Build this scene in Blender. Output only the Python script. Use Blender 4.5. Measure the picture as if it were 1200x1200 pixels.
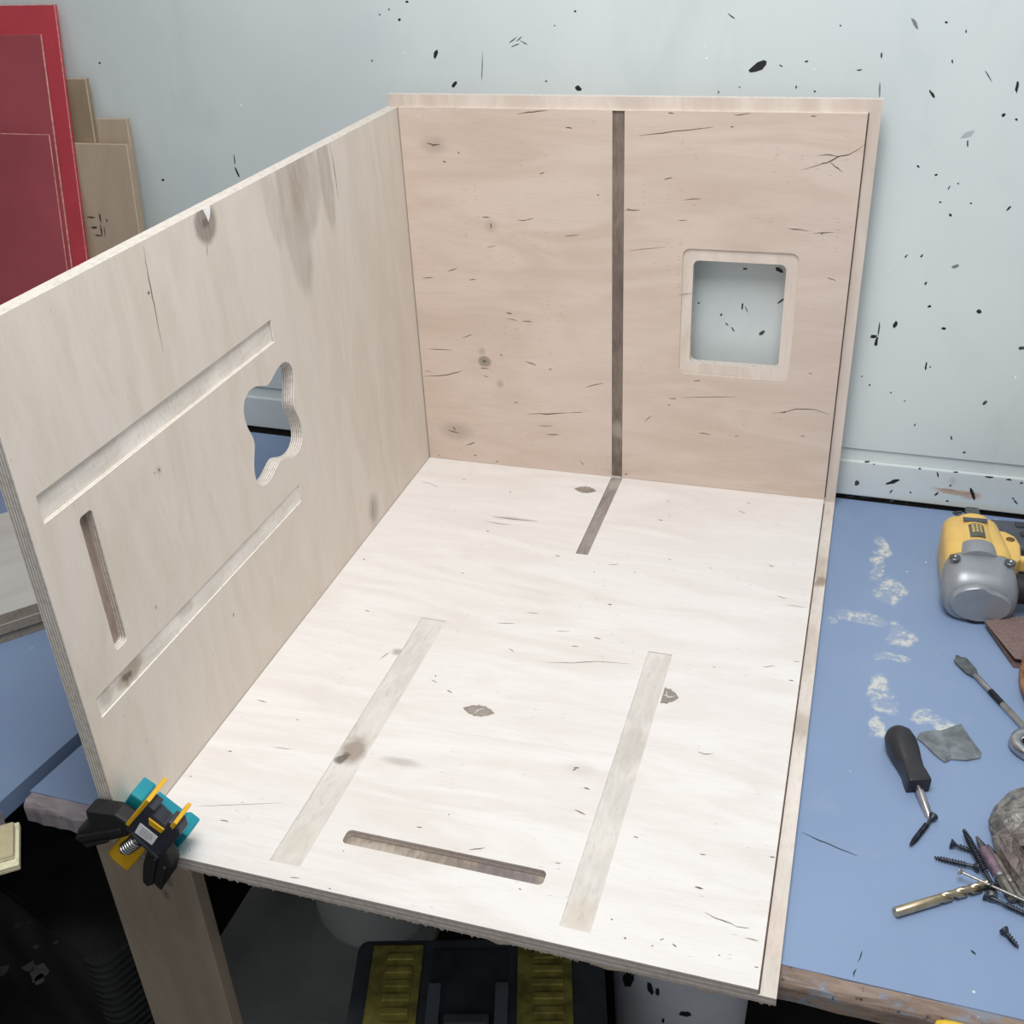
import bpy, bmesh, math, random
from mathutils import Vector, Matrix
from mathutils.geometry import tessellate_polygon
random.seed(7)
for o in list(bpy.data.objects): bpy.data.objects.remove(o)
SC = bpy.context.scene
COL = SC.collection
# ------------------------------------------------------------------ camera
cam = bpy.data.cameras.new('camera'); camo = bpy.data.objects.new('camera', cam); COL.objects.link(camo)
cam.sensor_width = 36.0; cam.lens = 36.0 * 1300.707 / 1200.0; cam.clip_start = 0.02
RIGHT = Vector((0.95452364, 0.29486438, -0.044041)); DOWN = Vector((0.11385499, -0.49704966, -0.86022013)); FWD = Vector((-0.27553884, 0.81608617, -0.50801744))
m = Matrix.Identity(4)
for i in range(3):
    m[i][0] = RIGHT[i]; m[i][1] = -DOWN[i]; m[i][2] = -FWD[i]
m[0][3], m[1][3], m[2][3] = 0.71806537, -1.66857229, 0.94220216
camo.matrix_world = m
SC.camera = camo
# ------------------------------------------------------------------ light
w = bpy.data.worlds.new('room_light'); SC.world = w; w.use_nodes = True
w.node_tree.nodes['Background'].inputs[0].default_value = (0.93, 0.96, 1.0, 1)
w.node_tree.nodes['Background'].inputs[1].default_value = 0.36
def area(name, loc, tgt, sx, sy, power, col):
    l = bpy.data.lights.new(name, 'AREA'); l.shape = 'RECTANGLE'; l.size = sx; l.size_y = sy; l.energy = power; l.color = col
    o = bpy.data.objects.new(name, l); COL.objects.link(o); o.location = loc
    o.rotation_euler = (Vector(tgt) - Vector(loc)).to_track_quat('-Z', 'Y').to_euler()
    return o
area('ceiling_skylight', (0.56, -1.10, 1.90), (0.48, -0.35, 0.0), 0.80, 1.05, 34.5, (1.0, 0.99, 0.985))
SC.view_settings.view_transform = 'Standard'; SC.view_settings.look = 'None'
SC.view_settings.exposure = -0.06; SC.view_settings.gamma = 1.0; SC.view_settings.use_curve_mapping = False

# ------------------------------------------------------------------ helpers
def N(nt, typ, ins=None, **at):
    n = nt.nodes.new(typ)
    for k, v in at.items(): setattr(n, k, v)
    for k, v in (ins or {}).items():
        if isinstance(v, bpy.types.NodeSocket): nt.links.new(v, n.inputs[k])
        else: n.inputs[k].default_value = v
    return n
def M_(nt, op, a, b=0.0, c=None, clamp=False):
    ins = {0: a, 1: b}
    if c is not None: ins[2] = c
    return N(nt, 'ShaderNodeMath', ins, operation=op, use_clamp=clamp).outputs[0]
def V_(nt, op, a, b=None):
    ins = {0: a}
    if b is not None: ins[1] = b
    return N(nt, 'ShaderNodeVectorMath', ins, operation=op)
def MIX(nt, fac, a, b, blend='MIX'):
    n = nt.nodes.new('ShaderNodeMix'); n.data_type = 'RGBA'; n.blend_type = blend
    for k, v in ((0, fac), (6, a), (7, b)):
        if isinstance(v, bpy.types.NodeSocket): nt.links.new(v, n.inputs[k])
        else: n.inputs[k].default_value = (*v, 1) if (k > 0 and len(v) == 3) else v
    return n.outputs[2]
def RNG(nt, v, a, b, c=0.0, d=1.0, smooth=True):
    return N(nt, 'ShaderNodeMapRange', {0: v, 1: a, 2: b, 3: c, 4: d}, interpolation_type='SMOOTHSTEP' if smooth else 'LINEAR').outputs[0]
def start(name):
    mt = bpy.data.materials.new(name); mt.use_nodes = True; nt = mt.node_tree
    b = nt.nodes['Principled BSDF']; co = nt.nodes.new('ShaderNodeTexCoord').outputs['Object']
    return mt, nt, b, co
def setcol(nt, b, c):
    if isinstance(c, bpy.types.NodeSocket): nt.links.new(c, b.inputs['Base Color'])
    else: b.inputs['Base Color'].default_value = (*c, 1)
def noise(nt, co, scale, detail=4, rough=.55, dist=0.0, sc=None, out=0):
    if sc is not None: co = N(nt, 'ShaderNodeMapping', {0: co, 3: sc}).outputs[0]
    return N(nt, 'ShaderNodeTexNoise', {'Vector': co, 'Scale': scale, 'Detail': detail, 'Roughness': rough, 'Distortion': dist}).outputs[out]
def bump(nt, b, h, strength=.2, dist=.001):
    n = N(nt, 'ShaderNodeBump', {'Strength': strength, 'Distance': dist, 'Height': h}); nt.links.new(n.outputs[0], b.inputs['Normal'])
def srgb(r, g, b):
    f = lambda c: c / 12.92 if c <= .04045 else ((c + .055) / 1.055) ** 2.4
    return (f(r / 255), f(g / 255), f(b / 255))
def plain(name, col, rough=.5, metal=0.0, var=.12, scale=60, bumps=0.0):
    mt, nt, b, co = start(name)
    n = noise(nt, co, scale, 4)
    d = tuple(c * (1 - var) for c in col); l = tuple(min(1, c * (1 + var)) for c in col)
    setcol(nt, b, MIX(nt, RNG(nt, n, .3, .7), d, l))
    b.inputs['Roughness'].default_value = rough; b.inputs['Metallic'].default_value = metal
    if bumps: bump(nt, b, n, bumps, .002)
    return mt
def ellmask(nt, p2, cx, cy, ru, rv, soft=.45, ang=0.0):
    v = V_(nt, 'SUBTRACT', p2, (cx, cy, 0)).outputs[0]
    if ang: v = N(nt, 'ShaderNodeVectorRotate', {'Vector': v, 'Angle': -ang}, rotation_type='Z_AXIS').outputs[0]
    v = V_(nt, 'MULTIPLY', v, (1 / ru, 1 / rv, 0)).outputs[0]
    return RNG(nt, V_(nt, 'LENGTH', v).outputs['Value'], 1.0, 1.0 - soft)
def warped(nt, co, scale, amp):
    n = noise(nt, co, scale, 3, out=1)
    return V_(nt, 'ADD', co, V_(nt, 'SCALE', V_(nt, 'SUBTRACT', n, (.5, .5, .5)).outputs[0]).outputs[0]).outputs[0] if False else \
        V_(nt, 'ADD', co, V_(nt, 'MULTIPLY', V_(nt, 'SUBTRACT', n, (.5, .5, .5)).outputs[0], (amp, amp, 0)).outputs[0]).outputs[0]

def veneer(name, c1, c2, axis='u', knots=(), stains=(), seed=0.0, fleck=.8, flecks=True):
    """birch veneer: long soft figure along the grain, fine pores, knots"""
    mt, nt, b, co0 = start(name)
    co = V_(nt, 'ADD', co0, (seed, seed * .37, 0)).outputs[0]
    st = (1, 4.5, 1) if axis == 'u' else (4.5, 1, 1)
    sf = (1, 14, 1) if axis == 'u' else (14, 1, 1)
    w1 = noise(nt, co, 3.4, 5, .55, 1.6, st)
    w2 = noise(nt, co, 26, 5, .6, .3, sf)
    w3 = noise(nt, co, 2.2, 2)
    col = MIX(nt, RNG(nt, w1, .32, .68), c1, c2)
    col = MIX(nt, RNG(nt, w3, .4, .7, 0, .35), col, tuple(c * f for c, f in zip(c1, (1.03, 1.03, 1.06))))
    col = MIX(nt, RNG(nt, w2, .45, .8, 0, .22), col, tuple(c * .72 for c in c2))
    wp = warped(nt, co0, 45, .006)
    for (cx, cy, ru, rv, s, ang) in stains:
        mk_ = ellmask(nt, wp, cx, cy, ru, rv, .35, ang)
        ring = M_(nt, 'MULTIPLY', mk_, RNG(nt, noise(nt, co, 9, 3, .5, 2.0, (3, 1, 1)), .3, .7, .55, 1.0))
        col = MIX(nt, M_(nt, 'MULTIPLY', ring, s), col, srgb(140, 124, 112))
    for k in knots:
        cx, cy, ru, rv, s = k[:5]
        mk_ = ellmask(nt, wp, cx, cy, ru * 1.15, rv * 1.15, .4 if s > .6 else .8)
        tone = MIX(nt, RNG(nt, w2, .3, .7), srgb(104, 96, 90), srgb(150, 138, 126))
        col = MIX(nt, M_(nt, 'MULTIPLY', mk_, min(1, s)), col, tone)
        if s > .6:
            core = ellmask(nt, wp, cx, cy, ru * .5, rv * .35, .8)
            col = MIX(nt, M_(nt, 'MULTIPLY', core, .55), col, srgb(72, 62, 54))
    if flecks:
        sv = (52, 230, 1) if axis == 'u' else (230, 52, 1)
        vo = N(nt, 'ShaderNodeTexVoronoi', {'Vector': N(nt, 'ShaderNodeMapping', {0: V_(nt, 'MULTIPLY', co, (1, 1, 0)).outputs[0], 3: sv}).outputs[0], 'Scale': 1.0}, voronoi_dimensions='2D')
        pick = RNG(nt, N(nt, 'ShaderNodeSeparateColor', {0: vo.outputs['Color']}).outputs[0], fleck, fleck + .02, 0, 1, False)
        dot = M_(nt, 'MULTIPLY', RNG(nt, vo.outputs['Distance'], .20, .04), RNG(nt, noise(nt, co, 14, 3), .5, .62))
        col = MIX(nt, M_(nt, 'MULTIPLY', M_(nt, 'MULTIPLY', dot, pick), .42), col, srgb(128, 108, 92))
    setcol(nt, b, col); b.inputs['Roughness'].default_value = .62
    bump(nt, b, w2, .08, .0006)
    return mt
def plyedge(name, light, dark, period=.0026):
    mt, nt, b, co = start(name)
    z = N(nt, 'ShaderNodeSeparateXYZ', {0: co}).outputs[2]
    wob = M_(nt, 'MULTIPLY', M_(nt, 'SUBTRACT', noise(nt, co, 30, 2), .5), .0007)
    t = M_(nt, 'FRACT', M_(nt, 'DIVIDE', M_(nt, 'ADD', M_(nt, 'ADD', z, wob), .1), period))
    s = M_(nt, 'ABSOLUTE', M_(nt, 'SUBTRACT', t, .5))
    n = noise(nt, co, 160, 4)
    col = MIX(nt, RNG(nt, s, .18, .3), dark, light)
    col = MIX(nt, RNG(nt, n, .4, .75, 0, .4), col, tuple(c * .65 for c in dark))
    setcol(nt, b, col); b.inputs['Roughness'].default_value = .8; bump(nt, b, M_(nt, 'ADD', s, n), .3, .0006)
    return mt
def routed(name, c1, c2, along='v', scale=22, blot=None):
    """floor of a routed groove: scuffed inner ply with cross-cut streaks"""
    mt, nt, b, co = start(name)
    st = (1, 6, 1) if along == 'u' else (6, 1, 1)
    a = noise(nt, co, scale, 6, .65, .4, st); f = noise(nt, co, 260, 3, .6, 0, (1, .25, 1)); g = noise(nt, co, 11, 3)
    col = MIX(nt, RNG(nt, a, .3, .7), c1, c2)
    col = MIX(nt, RNG(nt, g, .42, .68, 0, .55), col, tuple(min(1, c * 1.18) for c in c2))
    col = MIX(nt, RNG(nt, f, .5, .75, 0, .35), col, tuple(c * .7 for c in c1))
    for (cx, cy, ru, rv, s, cc) in (blot or ()):
        mk_ = ellmask(nt, warped(nt, co, 60, .02), cx, cy, ru, rv, .6)
        col = MIX(nt, M_(nt, 'MULTIPLY', mk_, s), col, cc)
    setcol(nt, b, col); b.inputs['Roughness'].default_value = .75; bump(nt, b, f, .15, .0005)
    return mt

class B:
    """collects faces with material indices, then links ONE mesh object"""
    def __init__(s): s.v = []; s.f = []; s.m = []; s.sm = []
    def add(s, vs, fs, mi=0, smooth=False):
        o = len(s.v); s.v += [tuple(v) for v in vs]
        for f in fs: s.f.append(tuple(i + o for i in f)); s.m.append(mi); s.sm.append(smooth)
        return s
    def box(s, a, b, mi=0, M=None):
        (x0, y0, z0), (x1, y1, z1) = a, b
        vs = [Vector(p) for p in ((x0,y0,z0),(x1,y0,z0),(x1,y1,z0),(x0,y1,z0),(x0,y0,z1),(x1,y0,z1),(x1,y1,z1),(x0,y1,z1))]
        if M: vs = [M @ v for v in vs]
        return s.add(vs, [(3,2,1,0),(4,5,6,7),(0,1,5,4),(1,2,6,5),(2,3,7,6),(3,0,4,7)], mi)
    def flat(s, loops, z, mi=0, flip=False, M=None):
        pts = [Vector((p[0], p[1], z)) for l in loops for p in l]
        tri = tessellate_polygon([[Vector((p[0], p[1], 0)) for p in l] for l in loops])
        out = []
        for t in tri:
            a, b, c = (pts[i] for i in t)
            ar = (b.x-a.x)*(c.y-a.y)-(b.y-a.y)*(c.x-a.x)
            if abs(ar) < 1e-12: continue
            t = tuple(t) if (ar > 0) != flip else tuple(reversed(t)); out.append(t)
        if M: pts = [M @ p for p in pts]
        return s.add(pts, out, mi)
    def wall(s, loop, z0, z1, mi=0, inward=False, M=None, smooth=False):
        n = len(loop); ar = sum(loop[i][0]*loop[(i+1)%n][1]-loop[(i+1)%n][0]*loop[i][1] for i in range(n))
        vs = [Vector((p[0], p[1], z0)) for p in loop] + [Vector((p[0], p[1], z1)) for p in loop]
        fl = (ar < 0) != inward
        if M: vs = [M @ v for v in vs]
        fs = [((i, (i+1)%n, n+(i+1)%n, n+i) if not fl else (n+i, n+(i+1)%n, (i+1)%n, i)) for i in range(n)]
        return s.add(vs, fs, mi, smooth)
    def prism(s, loop, z0, z1, mi=0, M=None, smooth=False):
        s.flat([loop], z1, mi, False, M); s.flat([loop], z0, mi, True, M); return s.wall(loop, z0, z1, mi, False, M, smooth)
    def loft(s, rings, mi=0, cap=True, smooth=True, closed=True):
        n = len(rings[0]); vs = [p for r in rings for p in r]; fs = []
        for k in range(len(rings)-1):
            for i in range(n if closed else n-1): fs.append((k*n+i, k*n+(i+1)%n, (k+1)*n+(i+1)%n, (k+1)*n+i))
        s.add(vs, fs, mi, smooth)
        if cap:
            s.add(rings[0], [tuple(range(n-1, -1, -1))], mi); s.add(rings[-1], [tuple(range(n))], mi)
        return s
    def tube(s, path, rad, mi=0, seg=10, smooth=True):
        P = [Vector(p) for p in path]; rings = []; up = None
        for i, p in enumerate(P):
            t = (P[min(i+1, len(P)-1)] - P[max(i-1, 0)]).normalized()
            if up is None: up = t.orthogonal().normalized()
            up = (up - t * up.dot(t)).normalized(); sd = t.cross(up)
            r = rad[i] if isinstance(rad, (list, tuple)) else rad
            rings.append([p + up * (math.cos(a) * r) + sd * (math.sin(a) * r) for a in (2*math.pi*k/seg for k in range(seg))])
        return s.loft(rings, mi, True, smooth)
    def lathe(s, prof, mi=0, seg=24, M=None, smooth=True):
        rings = [[(M @ Vector((r*math.cos(a), r*math.sin(a), z)) if M else Vector((r*math.cos(a), r*math.sin(a), z))) for a in (2*math.pi*k/seg for k in range(seg))] for r, z in prof]
        return s.loft(rings, mi, True, smooth)
    def build(s, name, mats, parent=None, bevel=0.0, seg=2, sub=0):
        me = bpy.data.meshes.new(name); me.from_pydata(s.v, [], s.f)
        for x in (mats if isinstance(mats, (list, tuple)) else [mats]): me.materials.append(x)
        for p, mi, sm in zip(me.polygons, s.m, s.sm): p.material_index = mi; p.use_smooth = sm
        me.update()
        o = bpy.data.objects.new(name, me); COL.objects.link(o)
        if parent: o.parent = parent
        if bevel:
            bm = bmesh.new(); bm.from_mesh(me); bmesh.ops.remove_doubles(bm, verts=bm.verts, dist=1e-6); bm.to_mesh(me); bm.free()
            md = o.modifiers.new('bevel', 'BEVEL'); md.width = bevel; md.segments = seg; md.limit_method = 'ANGLE'; md.angle_limit = math.radians(40)
        if sub:
            md = o.modifiers.new('sub', 'SUBSURF'); md.levels = sub; md.render_levels = sub
        return o
def tag(o, label, cat=None, group=None, kind=None):
    o['label'] = label
    if cat: o['category'] = cat
    if group: o['group'] = group
    if kind: o['kind'] = kind
    return o
def empty(name, loc=(0, 0, 0), rot=(0, 0, 0)):
    o = bpy.data.objects.new(name, None); COL.objects.link(o); o.location = loc; o.rotation_euler = rot; o.empty_display_size = .05; return o
def rrect(x0, y0, x1, y1, r, n=4):
    out = []
    for cx, cy, a0 in ((x1-r, y0+r, -90), (x1-r, y1-r, 0), (x0+r, y1-r, 90), (x0+r, y0+r, 180)):
        for k in range(n+1):
            a = math.radians(a0 + 90*k/n); out.append((cx + r*math.cos(a), cy + r*math.sin(a)))
    return out
def rect(x0, y0, x1, y1): return [(x0, y0), (x1, y0), (x1, y1), (x0, y1)]
def slab(b, outer, z0, z1, feats=(), face=0, edge=1, bottom=True):
    """board with routed pockets; feats: (loop, depth or None, floor_mat, [through loops])"""
    b.flat([outer] + [f[0] for f in feats], z1, face)
    if bottom: b.flat([outer] + [f[0] for f in feats if f[1] is None] + [t for f in feats for t in f[3]], z0, face, True)
    b.wall(outer, z0, z1, edge)
    for loop, dep, fm, thr in feats:
        zf = z0 if dep is None else z1 - dep
        b.wall(loop, zf, z1, edge, True)
        if dep is not None:
            b.flat([loop] + list(thr), zf, fm)
            for t in thr: b.wall(t, z0, zf, edge, True)
def strokes(data, z):
    """thin drawn-out slivers (cracks, mineral streaks) lying on a board"""
    b = B(); rnd = random.Random(3)
    for pts, w in data:
        n = len(pts); P = [Vector((p[0], p[1])) for p in pts]; Lp = []; Rp = []
        # resample
        Q = []
        for i in range(n-1):
            k = 3
            for j in range(k): Q.append(P[i].lerp(P[i+1], j/k))
        Q.append(P[-1]); n = len(Q); tot = (Q[-1]-Q[0]).length
        for i, p in enumerate(Q):
            t = (Q[min(i+1, n-1)] - Q[max(i-1, 0)]); t = t.normalized() if t.length > 1e-9 else Vector((1, 0)); nn = Vector((-t.y, t.x))
            s = i/(n-1); ww = w * .5 * max(.12, math.sin(math.pi*min(.93, max(.07, s)))) * rnd.uniform(.75, 1.25)
            p = p + nn * rnd.uniform(-.4, .4) * w * (1 if tot > .01 else 0)
            Lp.append(p + nn*ww); Rp.append(p - nn*ww)
        vs = [(q.x, q.y, z) for q in Lp] + [(q.x, q.y, z) for q in Rp]
        b.add(vs, [(n+i, n+i+1, i+1, i) for i in range(n-1)], 0)
    return b
def flakes(data, y, shades):
    """irregular chips lying on an upright board (local x, z); y = offset"""
    b = B(); rnd = random.Random(11)
    for cx, cz, ax, az, bx, bz, s in data:
        k = 9; vs = [(cx, y, cz)]
        for i in range(k):
            a = 2*math.pi*i/k; r = rnd.uniform(.65, 1.2)
            ca, sa = math.cos(a)*r, math.sin(a)*r
            if abs(sa) < .3: ca *= 1.05
            vs.append((cx + ax*ca + bx*sa, y, cz + az*ca + bz*sa))
        o = []
        for i in range(k):
            i1, i2 = 1+i, 1+(i+1) % k
            a, b_, c = Vector(vs[0]), Vector(vs[i1]), Vector(vs[i2])
            o.append((0, i1, i2) if (b_-a).cross(c-a).y < 0 else (0, i2, i1))
        b.add(vs, o, min(len(shades)-1, int(s*len(shades)*.999)))
    return b
CHIPS= [(0.5419, 0.6674, 0.013, 0.0075, 0.0033, -0.005, 0), (0.5004, 0.7341, 0.0048, -0.0036, -0.0006, -0.0007, 0.2), (0.748, 0.7241, 0.0054, -0.0075, -0.0026, -0.0016, 0.6), (0.7882, 0.7249, 0.0021, 0.0, 0.0002, -0.0015, 0), (0.8147, 0.7132, -0.0003, 0.0021, 0.001, 0.0, 0), (0.803, 0.6755, -0.0004, 0.0028, 0.0011, 0.0, 0.1), (0.7098, 0.6828, 0.0002, 0.0033, 0.0017, -0.0003, 0.5), (0.5742, 0.6687, 0.0027, -0.0014, -0.0005, -0.001, 0), (0.6093, 0.6746, 0.0028, 0.0005, 0.0003, -0.0014, 0), (0.6824, 0.6637, 0.0034, 0.0004, 0.0002, -0.0011, 0.3), (0.598, 0.6401, 0.0008, 0.0028, 0.0012, -0.0004, 0.4), (0.6247, 0.6347, 0.0018, 0.0, 0.0001, -0.0012, 0.2), (0.7826, 0.6333, 0.0038, -0.0046, -0.0015, -0.0012, 0), (0.8903, 0.6435, 0.0, 0.0075, 0.0025, -0.0004, 0), (0.8793, 0.6066, 0.0026, 0.0018, 0.0014, -0.0019, 0), (0.8965, 0.6014, 0.002, 0.0, 0.0004, -0.0021, 0), (0.8527, 0.6562, 0.0056, -0.0075, -0.0006, -0.0004, 0.5), (0.8383, 0.5807, 0.0098, 0.0042, 0.0017, -0.0032, 0.8), (0.8392, 0.568, -0.0007, 0.0046, 0.0011, 0.0, 0.1), (0.7779, 0.5343, 0.002, -0.0015, -0.0006, -0.001, 0.1), (0.8038, 0.5231, 0.002, 0.0009, 0.0006, -0.0013, 0), (0.8236, 0.5057, 0.0012, 0.0032, 0.0008, -0.0005, 0.2), (0.8352, 0.5122, 0.0014, 0.0, 0.0002, -0.0012, 0.1), (0.815, 0.4846, 0.0018, 0.0, 0.0002, -0.0013, 0.1), (0.8565, 0.4851, 0.0017, 0.0001, 0.0002, -0.0012, 0.2), (0.9074, 0.48, 0.0026, 0.0035, 0.0011, -0.001, 0), (0.8316, 0.4667, 0.0023, 0.0001, 0.0003, -0.0022, 0), (0.7787, 0.4029, 0.0019, 0.0031, 0.001, -0.0008, 0.1), (0.8002, 0.4041, 0.0019, 0.0031, 0.0011, -0.0008, 0.1), (0.8486, 0.3914, 0.0052, 0.0025, 0.0012, -0.0024, 0.75), (0.8119, 0.3628, 0.0011, 0.0029, 0.0014, -0.0007, 0.1), (0.8217, 0.3272, 0.0025, 0.0002, 0.0003, -0.0021, 0), (0.7764, 0.2949, 0.0021, 0.0056, 0.0027, -0.0014, 0), (0.8473, 0.2936, 0.003, 0.0002, 0.0003, -0.0022, 0), (0.8923, 0.3243, 0.0039, 0.0011, 0.001, -0.0032, 0), (0.7522, 0.2648, 0.0004, 0.0098, 0.0028, -0.0003, 0), (0.7474, 0.2729, 0.0049, 0.0014, 0.0008, -0.003, 0.1), (0.7535, 0.2861, -0.0001, 0.0125, 0.0013, -0.0001, 0.5), (0.8302, 0.2302, 0.0001, 0.0064, 0.0016, -0.0002, 0.1), (0.9618, 0.2715, 0.0059, 0.0005, 0.0005, -0.0028, 0.5), (0.9243, 0.1772, 0.0023, 0.003, 0.0019, -0.0021, 0.5), (0.7505, 0.1905, 0.0015, 0.0001, 0.0002, -0.0018, 0.1), (0.7372, 0.204, 0.0015, 0.0002, 0.0001, -0.0014, 0.1), (0.8274, 0.1279, 0.0009, 0.0027, 0.0012, -0.0006, 0.3), (0.8852, 0.1116, -0.0006, 0.0038, 0.0013, 0.0002, 0.1), (0.9079, 0.0883, 0.0024, 0.0008, 0.0005, -0.0015, 0.1), (0.9253, 0.1787, 0.0024, 0.0003, 0.0004, -0.0028, 0.6), (0.0459, 0.683, 0.002, 0.008, 0.0032, -0.0004, 0), (0.0724, 0.6379, 0.005, 0.0049, 0.0026, -0.002, 0), (0.2751, 0.634, 0.0054, 0.0, 0.0, -0.0042, 0), (-0.0112, 0.7323, 0.0017, 0.0021, 0.0019, -0.001, 0), (-0.0436, 0.7398, 0.0018, 0.0, -0.0002, -0.0012, 0.2), (-0.0269, 0.747, 0.0017, 0.0, -0.0001, -0.001, 0.1), (0.0043, 0.7575, 0.0028, 0.0, -0.0002, -0.0015, 0.1), (0.2715, 0.7424, 0.0017, 0.0, -0.0001, -0.0015, 0.1), (-0.5825, 0.6659, 0.0026, 0.0, -0.0005, -0.0017, 0.1), (-0.5018, 0.4688, 0.0029, 0.0001, -0.0004, -0.002, 0.1), (-0.3464, 0.5096, -0.0006, -0.0116, -0.0012, -0.0001, 0.1), (-0.3455, 0.4877, 0.0032, -0.0092, -0.0017, -0.0007, 0.1), (-0.0647, 0.6725, 0.0013, 0.0024, 0.0011, -0.0004, 0.3), (0.173, 0.7027, 0.0069, 0.0042, 0.0005, -0.0007, 0.4), (0.1826, 0.7039, 0.0053, 0.0039, 0.0006, -0.0006, 0.4), (0.1905, 0.6991, 0.0058, -0.003, -0.0004, -0.0006, 0.4), (0.1768, 0.6955, 0.0064, 0.0021, 0.0002, -0.0007, 0.5), (0.121, 0.6622, 0.0025, 0.0247, 0.0011, 0.0, 0.7), (0.713, 0.6369, -0.0008, 0.0102, 0.0012, 0.0, 0.6), (0.5954, 0.3698, 0.0053, -0.004, -0.0023, -0.0032, 0), (0.5422, 0.3686, 0.0039, 0.0003, 0.0001, -0.0016, 0.4), (0.4721, 0.3075, 0.002, 0.0001, 0.0001, -0.0021, 0), (0.5088, 0.2899, 0.0014, 0.002, 0.0013, -0.001, 0), (0.5192, 0.2747, 0.0025, -0.0027, -0.0008, -0.0008, 0), (0.5293, 0.2667, 0.003, -0.004, -0.0008, -0.0008, 0.3), (0.542, 0.3068, 0.0001, 0.0064, 0.0017, -0.0001, 0.1), (0.549, 0.3016, 0.0033, -0.0063, -0.0007, -0.0005, 0.4), (0.6013, 0.3196, 0.0053, 0.0051, 0.0009, -0.0011, 0.1), (0.5759, 0.2646, 0.0035, 0.0044, 0.0024, -0.0023, 0.5), (-0.3659, 0.0054, 0.0024, 0.0002, -0.0004, -0.0023, 0.2), (0.224, 0.6445, 0.002, 0.0, -0.0001, -0.0012, 0.4), (0.1101, 0.6013, 0.0029, 0.0001, -0.0001, -0.0013, 0.5), (0.8066, 0.1679, 0.0012, 0.0001, 0.0002, -0.0015, 0.3), (0.7842, 0.1805, 0.0013, 0.0001, 0.0002, -0.0015, 0.3), (0.6511, 0.7212, 0.0012, 0.0, 0.0001, -0.0011, 0.3), (0.8366, 0.2294, 0.0012, 0.0001, 0.0002, -0.0014, 0.2), (0.2396, 0.7228, 0.0015, 0.0, -0.0001, -0.001, 0.4), (0.4875, 0.6317, 0.0003, 0.0024, 0.001, -0.0001, 0.4), (0.518, 0.6392, 0.0019, 0.0, 0.0001, -0.0009, 0.3)]
CHIPSW= [(-0.317, 0.6009, 0.0019, 0.0022, 0.0015, -0.0008, 1), (-0.0074, 0.6841, 0.0029, 0.0, -0.0002, -0.0013, 1), (0.7562, 0.3778, 0.002, 0.0001, 0.0002, -0.0013, 1), (0.4647, 0.6935, 0.0019, 0.0, 0.0001, -0.0012, 1), (0.6208, 0.6644, 0.0015, 0.0, 0.0001, -0.0013, 1), (0.4678, 0.6785, 0.0017, 0.0, 0.0001, -0.0014, 1), (0.9605, 0.2239, 0.0012, 0.0002, 0.0008, -0.0041, 1)]
CHIPSB= [(0.7504, 0.0131, 0.0019, 0.0052, 0.0036, -0.0019, 0.45), (0.8066, 0.0222, 0.0099, 0.0046, 0.0013, -0.0036, 0), (0.8062, 0.0042, 0.0021, 0.004, 0.0013, -0.0011, 0), (0.8369, 0.0068, 0.0017, 0.0002, 0.0002, -0.0016, 0.2), (0.8766, 0.0089, 0.0025, 0.0035, 0.0012, -0.0013, 0), (0.874, 0.0454, 0.0016, -0.0052, -0.0012, -0.0004, 0), (0.931, 0.018, 0.0039, -0.0103, -0.0031, -0.0015, 0), (0.997, 0.0112, 0.004, -0.0043, -0.0009, -0.0014, 0), (0.9922, 0.0169, 0.0022, 0.0014, 0.0006, -0.0011, 0), (0.9509, 0.0507, 0.0063, 0.0002, 0.0001, -0.0017, 0.1), (0.9002, 0.0535, 0.0052, 0.0002, 0.0001, -0.0013, 0.1), (0.8454, 0.0528, 0.0021, 0.0003, 0.0002, -0.0018, 0.2), (0.9802, 0.0499, 0.0038, 0.0001, 0.0002, -0.0016, 0.1), (0.9998, 0.0462, 0.0025, 0.0004, 0.0003, -0.0018, 0.1), (0.7622, 0.055, 0.0053, 0.0007, 0.0001, -0.0015, 0.2), (0.7734, 0.0516, 0.0017, 0.0003, 0.0002, -0.0015, 0.1), (0.8963, 0.0277, 0.0018, 0.0002, 0.0002, -0.0016, 0.2), (0.7437, -0.0143, 0.0083, 0.0007, 0.0001, -0.0016, 0), (0.7685, -0.0125, 0.0095, 0.0007, 0.0001, -0.0016, 0), (0.8097, -0.0134, 0.0038, 0.0014, 0.0004, -0.0015, 0.3), (0.8343, -0.0149, 0.002, 0.0003, 0.0002, -0.0016, 0.2), (0.8953, -0.0014, 0.0026, 0.0003, 0.0002, -0.0016, 0.2)]
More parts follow.
